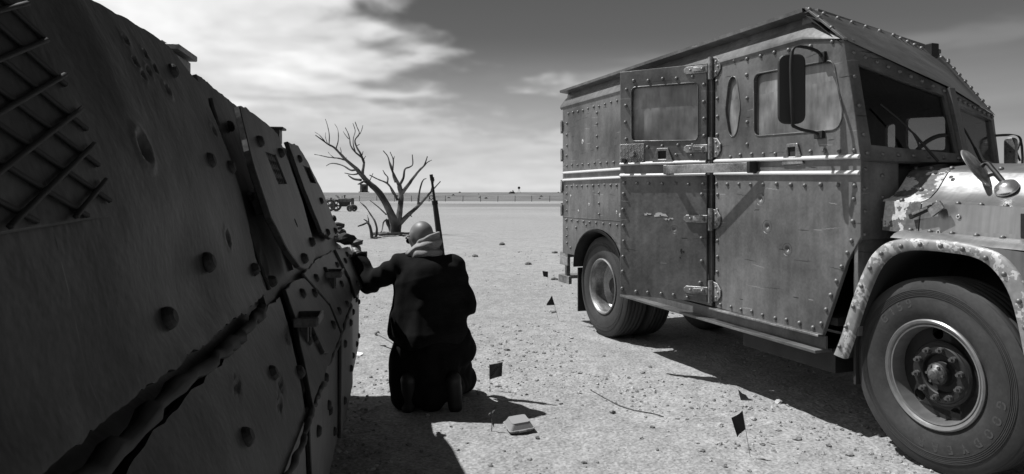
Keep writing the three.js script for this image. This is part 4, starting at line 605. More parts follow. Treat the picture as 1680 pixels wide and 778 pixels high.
{
  const px = -0.60, pz = -4.97;                                    // where the person kneels
  const person = thing('person', 'person in a dark coat and scarf kneeling beside the armoured car, seen from behind', 'person', [px, 0, pz]);
  const Lc = (x, y, z) => [x - px, y, z - pz];
  // joints
  const shL = Lc(-0.79, 1.0, -4.98), elL = Lc(-1.015, 0.865, -5.0), wrL = Lc(-1.135, 1.075, -5.12), shR = Lc(-0.42, 0.985, -4.98), elR = Lc(-0.325, 0.72, -4.98), wrR = Lc(-0.455, 0.70, -5.22);
  const neck = Lc(-0.635, 1.10, -5.0), chest = Lc(-0.605, 0.90, -4.95), waist = Lc(-0.59, 0.68, -4.93), hip = Lc(-0.57, 0.50, -4.93);
  const hL = Lc(-0.67, 0.48, -4.95), hR = Lc(-0.47, 0.48, -4.95), kL = Lc(-0.78, 0.10, -5.26), kR = Lc(-0.37, 0.11, -5.28), aL = Lc(-0.70, 0.12, -4.86), aR = Lc(-0.415, 0.14, -4.88);
  // head: shaved, bowed and turned towards the car
  const hc = Lc(-0.655, 1.205, -5.035), fw = V3(-0.62, -0.30, -0.72).normalize(), rt = V3().crossVectors(fw, V3(0, 1, 0)).normalize(), upv = V3().crossVectors(rt, fw);
  const hp = (r, u, f) => [hc[0] + rt.x * r + upv.x * u + fw.x * f, hc[1] + rt.y * r + upv.y * u + fw.y * f, hc[2] + rt.z * r + upv.z * u + fw.z * f];
  const headSdf = (x, y, z) => {
    const q = V3(x - hc[0], y - hc[1], z - hc[2]), r = q.dot(rt), u = q.dot(upv), f = q.dot(fw);
    let d = ell(r, u, f, [0, 0.012, -0.012], [0.078, 0.092, 0.098]);
    d = smin(d, cap3(r, u, f, [0, -0.03, 0.045], [0, -0.085, 0.06], 0.058, 0.04), 0.05);
    d = smin(d, cap3(r, u, f, [0, 0.01, 0.088], [0, -0.026, 0.108], 0.011, 0.015), 0.02);     // nose
    d = smin(d, cap3(r, u, f, [-0.035, 0.018, 0.078], [0.035, 0.018, 0.078], 0.016, 0.016), 0.02); // brow
    d = smin(d, cap3(r, u, f, [-0.018, -0.058, 0.094], [0.018, -0.058, 0.094], 0.009, 0.009), 0.012); // mouth
    for (const s of [-1, 1]) { d = smin(d, ell(r, u, f, [s * 0.080, -0.004, -0.006], [0.009, 0.032, 0.020]), 0.012); d = max(d, -(hypot(r - s * 0.03, u + 0.004, f - 0.102) - 0.012)); }
    const a = hp(0, -0.05, -0.03); d = smin(d, cap3(x, y, z, a, neck, 0.06, 0.062), 0.04); return d;
  };
  const head = sdfGeo(headSdf, [hc[0], hc[1] - 0.02, hc[2]], [0.17, 0.17, 0.17], 84);
  const bodyG = sdfGeo(bones([[neck, chest, 0.062, 0.13], [chest, waist, 0.14, 0.12], [waist, hip, 0.12, 0.14], [shL, shR, 0.06, 0.06], [shL, elL, 0.05, 0.042], [elL, wrL, 0.042, 0.030], [shR, elR, 0.05, 0.042], [elR, wrR, 0.042, 0.03], [hL, kL, 0.085, 0.06], [kL, aL, 0.058, 0.04], [hR, kR, 0.085, 0.06], [kR, aR, 0.058, 0.04]], 0.06), [-0.0, 0.6, -0.12], [0.72, 0.72, 0.62], 76);
  // hands: palm and five fingers
  function hand(wr, dir, nrm, curl, thumbSide) {
    const d = V3(...dir).normalize(), n = V3(...nrm).normalize(), s = V3().crossVectors(d, n).multiplyScalar(thumbSide), W = V3(...wr);
    const P = (a, b, c) => W.clone().addScaledVector(d, a).addScaledVector(s, b).addScaledVector(n, c).toArray(), L = [];
    L.push([P(-0.03, 0, 0), P(0.02, 0, 0), 0.028, 0.028], [P(0.02, 0.018, 0), P(0.085, 0.026, 0), 0.020, 0.014], [P(0.02, -0.014, 0), P(0.08, -0.024, 0), 0.020, 0.013], [P(0.03, 0, 0), P(0.088, 0.002, 0), 0.018, 0.014]);
    const palm = bones(L, 0.02), fing = [];
    [[0.030, 0.042, 0.085], [0.011, 0.047, 0.09], [-0.009, 0.043, 0.086], [-0.028, 0.034, 0.078]].forEach(([b, len, st]) => { const c = curl, p0 = P(st - 0.012, b, 0.0), p1 = P(st + len * cos(c * 0.5), b * 1.12, -len * sin(c * 0.5)), p2 = P(st + len * cos(c * 0.5) + len * 0.65 * cos(c), b * 1.15, -len * sin(c * 0.5) - len * 0.65 * sin(c)), p3 = P(st + len * cos(c * 0.5) + len * 0.65 * cos(c) + len * 0.5 * cos(c * 1.5), b * 1.15, -len * sin(c * 0.5) - len * 0.65 * sin(c) - len * 0.5 * sin(c * 1.5)); fing.push([[p0, p1, 0.0095, 0.009], [p1, p2, 0.009, 0.0082], [p2, p3, 0.0082, 0.007]]); });
    fing.push([[P(0.015, 0.022, -0.004), P(0.045, 0.052, -0.014), 0.013, 0.011], [P(0.045, 0.052, -0.014), P(0.078, 0.060, -0.024), 0.011, 0.0085]]);
    const fs = fing.map(f => bones(f, 0.004)); const f = (x, y, z) => { let q = palm(x, y, z); for (const k of fs) q = smin(q, k(x, y, z), 0.007); return q; };
    const m = P(0.06, 0, -0.01); return sdfGeo(f, m, [0.13, 0.13, 0.13], 84);
  }
  const handL = hand(wrL, [-0.22, 0.45, -0.72], [0.55, 0.75, 0.25], 0.55, 1), handR = hand(wrR, [-0.35, 0.1, -0.8], [0.6, 0.5, 0], 1.25, -1);
  const skin = std(0.13, 0.5); skin.bumpMap = tCloth; skin.bumpScale = 0.0006;
  add(person, 'body', [head, bodyG, handL, handR], skin);
  // coat
  const fold = (x, y, z) => 0.010 * (n3(x * 9 + 3, y * 16, z * 9) - 0.5) + 0.010 * (n3(x * 22, y * 9 + 7, z * 20) - 0.5);
  const coatB = bones([[Lc(-0.635, 1.045, -4.98), chest, 0.105, 0.165], [chest, waist, 0.17, 0.165], [waist, Lc(-0.58, 0.52, -4.90), 0.175, 0.205], [Lc(-0.74, 0.86, -4.95), Lc(-0.745, 0.54, -4.93), 0.10, 0.115], [Lc(-0.46, 0.86, -4.95), Lc(-0.44, 0.52, -4.93), 0.10, 0.135], [Lc(-0.765, 0.985, -4.98), Lc(-0.435, 0.97, -4.98), 0.085, 0.085], [Lc(-0.77, 0.62, -4.95), Lc(-0.81, 0.53, -4.97), 0.09, 0.065]], 0.06);
  const sleeves = bones([[shL, elL, 0.082, 0.068], [elL, Lc(-1.115, 1.045, -5.10), 0.068, 0.052], [shR, elR, 0.085, 0.07], [elR, Lc(-0.44, 0.70, -5.19), 0.068, 0.052]], 0.03);
  const coatF = (x, y, z) => { const q = sleeves(x, y, z); let ring = 0.006 * sin(70 * (x * 0.6 + y * 0.9) + 9 * n3(x * 6, y * 6, z * 6)) * sstep(0.05, -0.0, abs(q) - 0.02); let d = smin(coatB(x, y, z), q + ring, 0.045) + fold(x, y, z); return max(d, 0.475 - y + 0.03 * sin(x * 14)); };
  const coatM = new THREE.MeshPhysicalMaterial({ color: G(0.03), roughness: 0.95, specularIntensity: 0.25, map: tCloth, bumpMap: tCloth, bumpScale: 0.001, side: THREE.DoubleSide });
  add(person, 'coat', sdfGeo(coatF, [-0.06, 0.78, -0.05], [0.62, 0.42, 0.42], 110), coatM);
  const trous = bones([[Lc(-0.57, 0.50, -4.93), Lc(-0.57, 0.42, -4.92), 0.18, 0.17], [hL, kL, 0.135, 0.085], [kL, aL, 0.085, 0.07], [hR, kR, 0.145, 0.09], [kR, aR, 0.085, 0.07], [Lc(-0.72, 0.42, -4.93), Lc(-0.76, 0.2, -4.95), 0.11, 0.10], [Lc(-0.40, 0.47, -4.96), Lc(-0.365, 0.40, -5.02), 0.125, 0.11], [Lc(-0.62, 0.4, -4.9), Lc(-0.63, 0.15, -4.95), 0.12, 0.12], [Lc(-0.74, 0.35, -4.92), Lc(-0.745, 0.09, -4.90), 0.115, 0.10], [Lc(-0.60, 0.3, -4.86), Lc(-0.56, 0.10, -4.86), 0.10, 0.10], [Lc(-0.50, 0.34, -4.90), Lc(-0.47, 0.20, -4.92), 0.12, 0.10]], 0.06);
  add(person, 'trousers', sdfGeo((x, y, z) => max(trous(x, y, z) + fold(x, y, z), 0.012 - y), [0.03, 0.36, -0.13], [0.42, 0.40, 0.42], 90), new THREE.MeshPhysicalMaterial({ color: G(0.022), roughness: 0.95, specularIntensity: 0.2, map: tCloth, bumpMap: tCloth, bumpScale: 0.001, side: THREE.DoubleSide }));
  for (const [a, sx] of [[aL, -0.01], [aR, 0.015]]) { const toe = [a[0] + sx * 1.5, 0.035, a[2] + 0.02], heel = [a[0] + sx, 0.235, a[2] + 0.075]; add(person, 'boot', sdfGeo(bones([[[a[0], 0.13, a[2] - 0.06], [a[0], 0.15, a[2]], 0.06, 0.062], [[a[0], 0.15, a[2]], heel, 0.06, 0.042], [heel, toe, 0.045, 0.038], [[a[0], 0.15, a[2]], toe, 0.055, 0.04], [toe, [toe[0], 0.03, toe[2] - 0.06], 0.036, 0.03]], 0.03), [a[0], 0.15, a[2] + 0.02], [0.15, 0.18, 0.18], 52), std(0.007, 0.6)); }
  // scarf wound into a cowl
  const sc = Lc(-0.622, 1.10, -4.985);
  const scarfF = (x, y, z) => {
    let d = 9; const tor = (c, tilt, tz, R, r, ey) => { let X = x - c[0], Y = y - c[1], Z = z - c[2]; Y -= X * tilt + Z * tz; const ang = atan2(Z, X); return hypot(hypot(X, Z * 1.1) - R, Y * ey) - r * (1 + 0.10 * sin(ang * 5 + Y * 40)); };
    d = smin(d, tor([sc[0], sc[1] - 0.025, sc[2]], -0.02, 0.10, 0.088, 0.040, 0.95), 0.014); d = smin(d, tor([sc[0] + 0.012, sc[1] + 0.03, sc[2]], 0.26, 0.12, 0.076, 0.034, 0.9), 0.012); d = smin(d, tor([sc[0] + 0.025, sc[1] + 0.072, sc[2] - 0.004], 0.45, 0.16, 0.060, 0.028, 0.9), 0.012); d = smin(d, tor([sc[0] - 0.02, sc[1] - 0.01, sc[2]], 0.35, 0.0, 0.085, 0.026, 1), 0.010);
    return d + 0.005 * sin(95 * (y - x * 0.35) + 5 * n3(x * 14, y * 10, z * 14)) + 0.006 * (n3(x * 30, y * 30, z * 30) - 0.5);
  };
  add(person, 'scarf', sdfGeo(scarfF, [sc[0], sc[1] + 0.02, sc[2]], [0.19, 0.17, 0.19], 96), std(0.75, 0.95, { map: tCloth, bumpMap: tCloth, bumpScale: 0.001 }));
  const gm = std(0.02, 0.3), H3 = (r, u, f) => V3(...hp(r, u, f));
  const gl = add(person, 'glasses', [...[-1, 1].map(s => tube([H3(s * 0.082, 0.006, -0.005), H3(s * 0.083, 0.010, 0.04), H3(s * 0.068, 0.010, 0.095), H3(s * 0.012, 0.008, 0.112)], 0.0045, 6)), tube([H3(-0.012, 0.008, 0.112), H3(0.012, 0.008, 0.112)], 0.004, 6)], gm);
  for (const s of [-1, 1]) { const e = new THREE.SphereGeometry(0.026, 14, 8).scale(1, 0.8, 0.18); e.applyMatrix4(new THREE.Matrix4().makeBasis(rt, upv, fw)); const p = H3(s * 0.036, -0.008, 0.108); add(gl, 'lens', e.translate(p.x, p.y, p.z), gm); }
  // strap and tag on the wrist
  { const w = V3(...wrL), dd = V3(-0.22, 0.45, -0.72).normalize(), g = new THREE.TorusGeometry(0.050, 0.010, 8, 24).applyQuaternion(new THREE.Quaternion().setFromUnitVectors(V3(0, 0, 1), V3(-0.12, 0.21, -0.12).normalize())).translate(w.x + 0.015, w.y - 0.025, w.z + 0.018); const b = add(person, 'wrist_strap', g, M.black); add(b, 'strap_buckle', box(0.03, 0.05, 0.03, w.x + 0.065, w.y - 0.01, w.z + 0.02, 0.006), M.black); add(b, 'strap_tag', box(0.025, 0.035, 0.004, w.x + 0.082, w.y - 0.115, w.z + 0.0), std(0.4, 0.7)); }

  // rifle, butt down in front of the person, muzzle up
  const rf = thing('rifle', 'bolt action rifle held upright in front of the kneeling person', 'rifle', [-0.475, 0, -5.30]);
  const up = V3(-0.130, 0.99, 0).normalize(), b0 = V3(0.015, 0.50, 0), R = t => b0.clone().addScaledVector(up, t);
  add(rf, 'barrel', [cyl(R(0.85), R(1.165), 0.0105, 0.0095, 12), cyl(R(1.12), R(1.165), 0.013, 0.013, 12)], M.black);
  add(rf, 'stock', [tube([R(0.0), R(0.12), R(0.24), R(0.34), R(0.45), R(0.7), R(0.96)].map((p, i) => { p.x += [0.05, 0.035, 0.01, 0, 0, 0, 0][i]; return p; }), [0.034, 0.034, 0.026, 0.022, 0.025, 0.023, 0.019], 12, 4)], std(0.018, 0.5));
  add(rf, 'fore_band', cyl(R(0.935), R(0.965), 0.023, 0.023, 14), M.darkMetal); add(rf, 'sling_swivel', new THREE.TorusGeometry(0.014, 0.003, 6, 16).translate(R(0.99).x - 0.022, R(0.99).y, 0), M.darkMetal);
  add(rf, 'front_sight', [box(0.012, 0.03, 0.02, R(1.13).x + 0.012, R(1.13).y, 0)], M.black); add(rf, 'bolt_handle', tube([R(0.42), R(0.41).add(V3(0.03, 0, 0.02)), R(0.39).add(V3(0.05, 0, 0.03))], 0.007, 6), M.darkMetal); add(rf, 'magazine', box(0.03, 0.09, 0.022, R(0.47).x - 0.035, R(0.47).y, 0), M.darkMetal);
}

// ---------- dead tree, traced limb by limb and given depth ----------
function limbs(list, K, ox, oy) {                                  // [points in tracing units, r0, r1, depth drift]
  const L = [];
  for (const [pts, r0, r1, dz = 0, z0 = 0] of list) {
    const n = pts.length, wob = rr(-0.5, 0.5), P = pts.map(([x, y], i) => V3((x - ox) * K, (oy - y) * K, z0 + dz * (i / (n - 1)) + wob * 0.12 * sin(i * 1.7) * (i ? 1 : 0)));
    L.push(tube(P, P.map((_, i) => K * lerp(r0, r1, Math.pow(i / (n - 1), 0.8))), 9, 5));
  } return L;
}
function roughen(g, a, f) { const p = g.attributes.position, n = g.attributes.normal; for (let i = 0; i < p.count; i++) { const k = a * (n3(p.getX(i) * f, p.getY(i) * f * 0.5, p.getZ(i) * f) - 0.5); p.setXYZ(i, p.getX(i) + n.getX(i) * k, p.getY(i) + n.getY(i) * k, p.getZ(i) + n.getZ(i) * k); } g.computeVertexNormals(); return g; }
{
  const K = 0.00622, tx = -4.37, tz = -26.4, T = thing('dead_tree', 'bare dead tree with forked trunk and upswept leafless branches', 'tree', [tx, groundY(tx, tz) - 0.05, tz]);
  const O = [488, 722];
  add(T, 'trunk', limbs([[[[488, 730], [487, 690], [480, 640], [462, 590], [430, 515], [390, 452], [330, 395], [290, 350], [268, 318]], 34, 11, 0.5], [[[492, 725], [500, 650], [507, 560], [512, 475], [500, 412]], 26, 14, -0.3], [[[470, 720], [455, 670], [438, 640], [432, 622]], 24, 12, -0.1], [[[505, 720], [500, 690], [505, 655]], 24, 16, 0.15]], K, ...O).map(g => roughen(g, 0.035, 9)), M.bark);
  const add1 = L => limbs(L, K, ...O).forEach(g => add(T, 'branch', roughen(g, 0.012, 14), M.bark));
  add1([
    [[[272, 322], [215, 270], [180, 230], [150, 195], [122, 178], [95, 155], [62, 130]], 11, 2.5, 0.9, 0.5],
    [[[297, 350], [305, 300], [302, 275], [288, 250], [245, 215], [215, 175], [203, 130], [190, 95], [172, 62]], 9, 2.0, -0.7, 0.45],
    [[[305, 282], [285, 225], [268, 190], [262, 150], [290, 110], [280, 75], [273, 45]], 7.5, 2.0, 0.6, 0.3],
    [[[500, 418], [480, 372], [464, 330], [452, 290], [440, 240], [415, 206]], 11, 2.2, 0.5, -0.3],
    [[[502, 412], [520, 370], [530, 312], [556, 300], [570, 283], [565, 220]], 9, 2.6, -0.6, -0.3],
    [[[516, 462], [560, 410], [600, 362], [640, 320], [665, 298], [688, 244]], 13, 3, 0.8, -0.25],
    [[[500, 655], [560, 592], [610, 545], [660, 488], [700, 438], [742, 388]], 17, 3, -0.9, 0],
    [[[492, 505], [462, 440], [436, 402], [385, 378], [340, 354]], 8, 2.6, 0.6, -0.2],
    [[[268, 322], [232, 325], [180, 298], [130, 284], [95, 284], [65, 298]], 7, 2.0, -0.5, 0.5],
    [[[220, 272], [170, 257], [110, 251], [75, 243], [38, 236]], 5.5, 1.6, 0.4, 0.6],
    [[[292, 384], [240, 376], [205, 355]], 8, 3.5, -0.3, 0.45], [[[272, 348], [245, 352], [208, 344]], 5, 2.5, 0.3, 0.5],
    [[[476, 395], [458, 355], [448, 300], [428, 262]], 6, 2.2, -0.4, -0.3], [[[462, 322], [470, 262], [455, 213]], 6, 2.2, 0.3, -0.2], [[[468, 262], [480, 238]], 4, 1.6, 0.1, -0.1],
    [[[438, 400], [436, 365], [418, 345], [404, 322]], 5.5, 2.6, -0.3, 0.1], [[[614, 535], [622, 465], [640, 400], [655, 378], [672, 374]], 8, 2.4, 0.4, -0.4], [[[688, 452], [700, 415], [713, 378]], 5, 2, 0.2, -0.6], [[[665, 300], [685, 278], [708, 263]], 4.5, 2, -0.2, 0.4],
    [[[432, 592], [392, 546], [350, 506]], 5, 2.0, 0.5, 0.1], [[[436, 618], [418, 636], [415, 672], [412, 692], [390, 707]], 5, 2.6, 0.4, 0.1], [[[315, 422], [340, 385], [364, 345]], 3.5, 2.2, 0.4, 0.1],
    [[[128, 182], [132, 130], [130, 80], [122, 38]], 4, 1.4, 0.3, 1.1], [[[163, 208], [176, 165], [174, 120], [165, 82], [150, 56]], 4, 1.2, -0.2, 1.0], [[[246, 218], [233, 165], [240, 130], [254, 90], [240, 44]], 4, 1.4, 0.3, 0.1], [[[290, 112], [302, 92], [315, 64]], 3, 1.4, 0.2, 0.6], [[[190, 240], [196, 215], [192, 196]], 3, 1.4, 0.2, 0.9], [[[120, 175], [105, 135], [100, 108]], 2.4, 1.0, -0.2, 1.1], [[[110, 165], [80, 128], [60, 112]], 2.6, 1.0, 0.2, 1.2], [[[150, 258], [130, 240], [118, 222]], 2.4, 1.0, 0.2, 0.8], [[[210, 268], [215, 250]], 3, 1.4, 0.1, 0.6], [[[300, 262], [310, 250], [314, 240]], 3, 1.6, 0, 0.3], [[[268, 180], [285, 172]], 2.6, 1.2, 0, 0.5], [[[205, 135], [180, 105], [172, 88]], 2.2, 1, 0, 0.1],
    [[[560, 590], [580, 605]], 6, 2, 0.1, -0.3], [[[288, 238], [300, 212]], 3, 1.2, 0.1, 0.2], [[[495, 480], [470, 470], [455, 430]], 4, 2, 0.3, -0.2]]);
  add(T, 'root', limbs([[[[470, 715], [430, 726], [405, 738]], 13, 4, 1.2], [[[505, 715], [540, 722], [590, 738]], 12, 3, 1.4], [[[490, 718], [480, 735], [500, 745]], 12, 4, 1.6]], K, ...O).map(g => roughen(g, 0.03, 9)), M.bark);
  // a fork of dead wood stuck in the sand nearer by
  const sx = -4.78, sz = -24.2, k2 = 0.00570, S = thing('dead_branch', 'small forked dead stump with two bent shoots beside the tree', 'stump', [sx, groundY(sx, sz) - 0.04, sz]); const o2 = [320, 748];
  limbs([[[[312, 755], [308, 715], [304, 680], [296, 655], [285, 645], [262, 655], [232, 666]], 12, 3.5, 0.2], [[[326, 755], [334, 715], [336, 680], [322, 635], [295, 598], [262, 552], [228, 522]], 10, 3, -0.3], [[[287, 648], [277, 634], [264, 624]], 6, 3, 0.1], [[[290, 645], [290, 625], [286, 598]], 5, 2.2, 0.1]], k2, ...o2).forEach(g => add(S, 'shoot', roughen(g, 0.02, 12), M.bark));
  limbs([[[[315, 742], [350, 748], [385, 768]], 9, 4, 0.35], [[[322, 745], [345, 735], [362, 735]], 8, 3, -0.1], [[[310, 745], [290, 750], [275, 752]], 7, 2, 0.1]], k2, ...o2).forEach(g => add(S, 'root', roughen(g, 0.02, 12), M.bark));
  // fallen sticks round the foot of the tree
  for (const [a, b, c] of [[[-4.9, -25.9], [-4.2, -25.7], [-3.5, -26.2]], [[-5.2, -26.3], [-4.6, -26.0], [-4.0, -25.5]], [[-3.9, -26.3], [-3.3, -26.0], [-2.7, -26.4]]]) single('fallen_stick', roughen(tube([a, b, c].map(([x, z], i) => V3(x, groundY(x, z) + 0.05 + 0.05 * (i == 1), z)), [0.06, 0.05, 0.02], 7, 5), 0.03, 8), M.bark, 'fallen dead stick lying on sand at the foot of the dead tree', 'stick', 'fallen sticks under the dead tree');
  // bird house hung from the tree
  const by = 1.62, bx = -5.46, bz = -25.85, Bh = thing('hanging_birdhouse', 'little wooden birdhouse hanging by a cord from the dead tree', 'birdhouse', [bx, by, bz], 0.5);
  add(Bh, 'box', box(0.24, 0.28, 0.22, 0, 0.14, 0), std(0.4, 0.9, { map: tBark })); add(Bh, 'roof', [bar(V3(-0.19, 0.27, 0), V3(0.0, 0.39, 0), 0.34, 0.03), bar(V3(0.0, 0.39, 0), V3(0.19, 0.27, 0), 0.34, 0.03)], std(0.03, 0.9)); add(Bh, 'entrance', new THREE.CircleGeometry(0.05, 12).scale(1, 1.4, 1).translate(0, 0.14, 0.113), M.inside); add(Bh, 'base_board', box(0.32, 0.03, 0.30, 0, -0.01, 0), std(0.03, 0.9)); add(Bh, 'cord', cyl(V3(0, 0.38, 0), V3(0, 0.82, 0), 0.006, 0.006, 6), M.black);
}
// ---------- old tractor out on the flat ----------
{
  const x = -15.35, z = -63.5, T = thing('tractor', 'old rusting farm tractor standing out on the flat', 'tractor', [x, groundY(x, z), z], -0.22);
  const m = std(0.3, 0.8, { map: tSteel }), mw = std(0.08, 0.9);
  const wheel = (nm, R, w, px, pz) => { const o = add(T, nm, new THREE.TorusGeometry(R - w * 0.45, w * 0.45, 10, 30).scale(1, 1, 1.3).translate(px, R, pz), mw); const sp = []; for (let i = 0; i < 6; i++) { const a = i / 6 * 2 * PI; sp.push(bar(V3(px, R, pz), V3(px + (R - w * 0.6) * cos(a), R + (R - w * 0.6) * sin(a), pz), 0.05, 0.08)); } add(o, 'spokes', [...sp, cyl(V3(px, R, pz - 0.12), V3(px, R, pz + 0.12), 0.13, 0.13, 14), new THREE.TorusGeometry(R * 0.66, 0.035, 6, 26).translate(px, R, pz)], m); };
  wheel('rear_wheel', 0.54, 0.2, -0.95, 0.62); wheel('rear_wheel', 0.54, 0.2, -0.95, -0.62); wheel('front_wheel', 0.31, 0.16, 0.92, 0.45); wheel('front_wheel', 0.31, 0.16, 0.92, -0.45);
  add(T, 'bonnet', [new RoundedBoxGeometry(1.35, 0.36, 0.44, 3, 0.1).translate(0.30, 1.02, 0)], m); add(T, 'engine', [box(0.95, 0.36, 0.34, 0.2, 0.72, 0, 0.03)], M.darkMetal); add(T, 'radiator_grille', box(0.12, 0.60, 0.46, 0.97, 0.92, 0, 0.03), m);
  add(T, 'chassis', [box(2.2, 0.14, 0.28, 0, 0.52, 0, 0.02), cyl(V3(-0.95, 0.54, -0.6), V3(-0.95, 0.54, 0.6), 0.09), cyl(V3(0.92, 0.31, -0.45), V3(0.92, 0.31, 0.45), 0.05), cyl(V3(0.92, 0.31, 0), V3(0.92, 0.6, 0), 0.06)], M.darkMetal);
  for (const s of [-1, 1]) { const f = []; for (let i = 0; i <= 8; i++) { const a = 0.5 + i / 8 * 1.9; f.push(V3(-0.95 + 0.62 * cos(a), 0.54 + 0.62 * sin(a), s * 0.6)); } add(T, 'mudguard', quadStrip([f.map(p => [p.x, p.y, p.z - 0.14]), f.map(p => [p.x, p.y, p.z + 0.14])]), m); }
  add(T, 'seat', [box(0.36, 0.06, 0.4, -0.95, 1.0, 0, 0.03), box(0.05, 0.25, 0.38, -1.13, 1.13, 0, 0.02), bar(V3(-0.9, 0.6, 0), V3(-0.95, 1.0, 0), 0.08, 0.08)], m); add(T, 'steering_wheel', [new THREE.TorusGeometry(0.2, 0.018, 6, 22).rotateX(PI / 2).rotateZ(-0.6).translate(-0.52, 1.36, 0), cyl(V3(-0.2, 1.05, 0), V3(-0.52, 1.36, 0), 0.02)], M.black); add(T, 'air_stack', [cyl(V3(0.25, 1.1, 0.1), V3(0.25, 1.42, 0.1), 0.05), cyl(V3(0.25, 1.38, 0.1), V3(0.25, 1.48, 0.1), 0.09)], M.darkMetal);
}
// ---------- boundary fence, bushes, wind pump far off ----------
{
  const T = thing('wire_fence', 'long low wire fence on thin posts before the far scrub', 'fence', [0, 0, -158]); const m = std(0.09, 0.9), w = std(0.22, 0.8);
  const g = cyl(V3(0, -0.1, 0), V3(0, 1.35, 0), 0.075, 0.065, 6);
  for (let i = 0; i < 22; i++) { const x = -50 + i * 3.9 + rr(-0.15, 0.15), p = add(T, 'post', g, m); p.position.set(x, groundY(x, -158), 0); p.rotation.z = rr(-0.05, 0.05); }
  const wires = [0.15, 0.4, 0.65, 0.9, 1.2].map(h => tube([-58, -30, 0, 20, 42].map(x => V3(x, groundY(x, -158) + h, 0.02)), 0.018, 4, 4)); wires.forEach(q => add(T, 'wire', q, w));
  const sh = thing('wind_pump', 'tiny wind pump standing on the far horizon', 'wind pump', [0, 0, 0]); { const x = 4.7, z = -470, y = groundY(x, z); sh.position.set(x, y, z); for (const [a, b] of [[-0.9, -0.9], [0.9, -0.9], [0.9, 0.9], [-0.9, 0.9]]) add(sh, 'leg', cyl(V3(a, 0, b), V3(0, 3.2, 0), 0.09, 0.07, 5), M.darkMetal); add(sh, 'fan', new THREE.CylinderGeometry(0.9, 0.9, 0.15, 12).rotateX(PI / 2).translate(0, 3.4, 0.2), M.darkMetal); }
  const bush = (x, z, r, lab) => { const L = []; for (let i = 0; i < 90; i++) { const a = rnd() * 6.3, q = sqrt(rnd()) * r, h = rnd() * r * 0.9 * (1 - (q / r) ** 2); L.push(new THREE.TetrahedronGeometry(r * rr(0.12, 0.26)).rotateX(rnd() * 3).rotateY(rnd() * 3).translate(q * cos(a), h + r * 0.08, q * sin(a))); } const o = single('scrub_bush', L, std(0.07, 1), lab, 'bush', 'far bushes in the scrub'); o.position.set(x, groundY(x, z), z); };
  for (let i = 0; i < 26; i++) { const z = -rr(185, 520), x = z * rr(-0.26, 0.10) * -1; bush(x * -1 * (rnd() < 0.5 ? 1 : 0.8), z, rr(0.35, 0.9), 'small dark bush out in the far scrub beyond the fence'); }
  bush(0.0, -430, 2.0, 'small dark bush out in the far scrub beyond the fence');
}
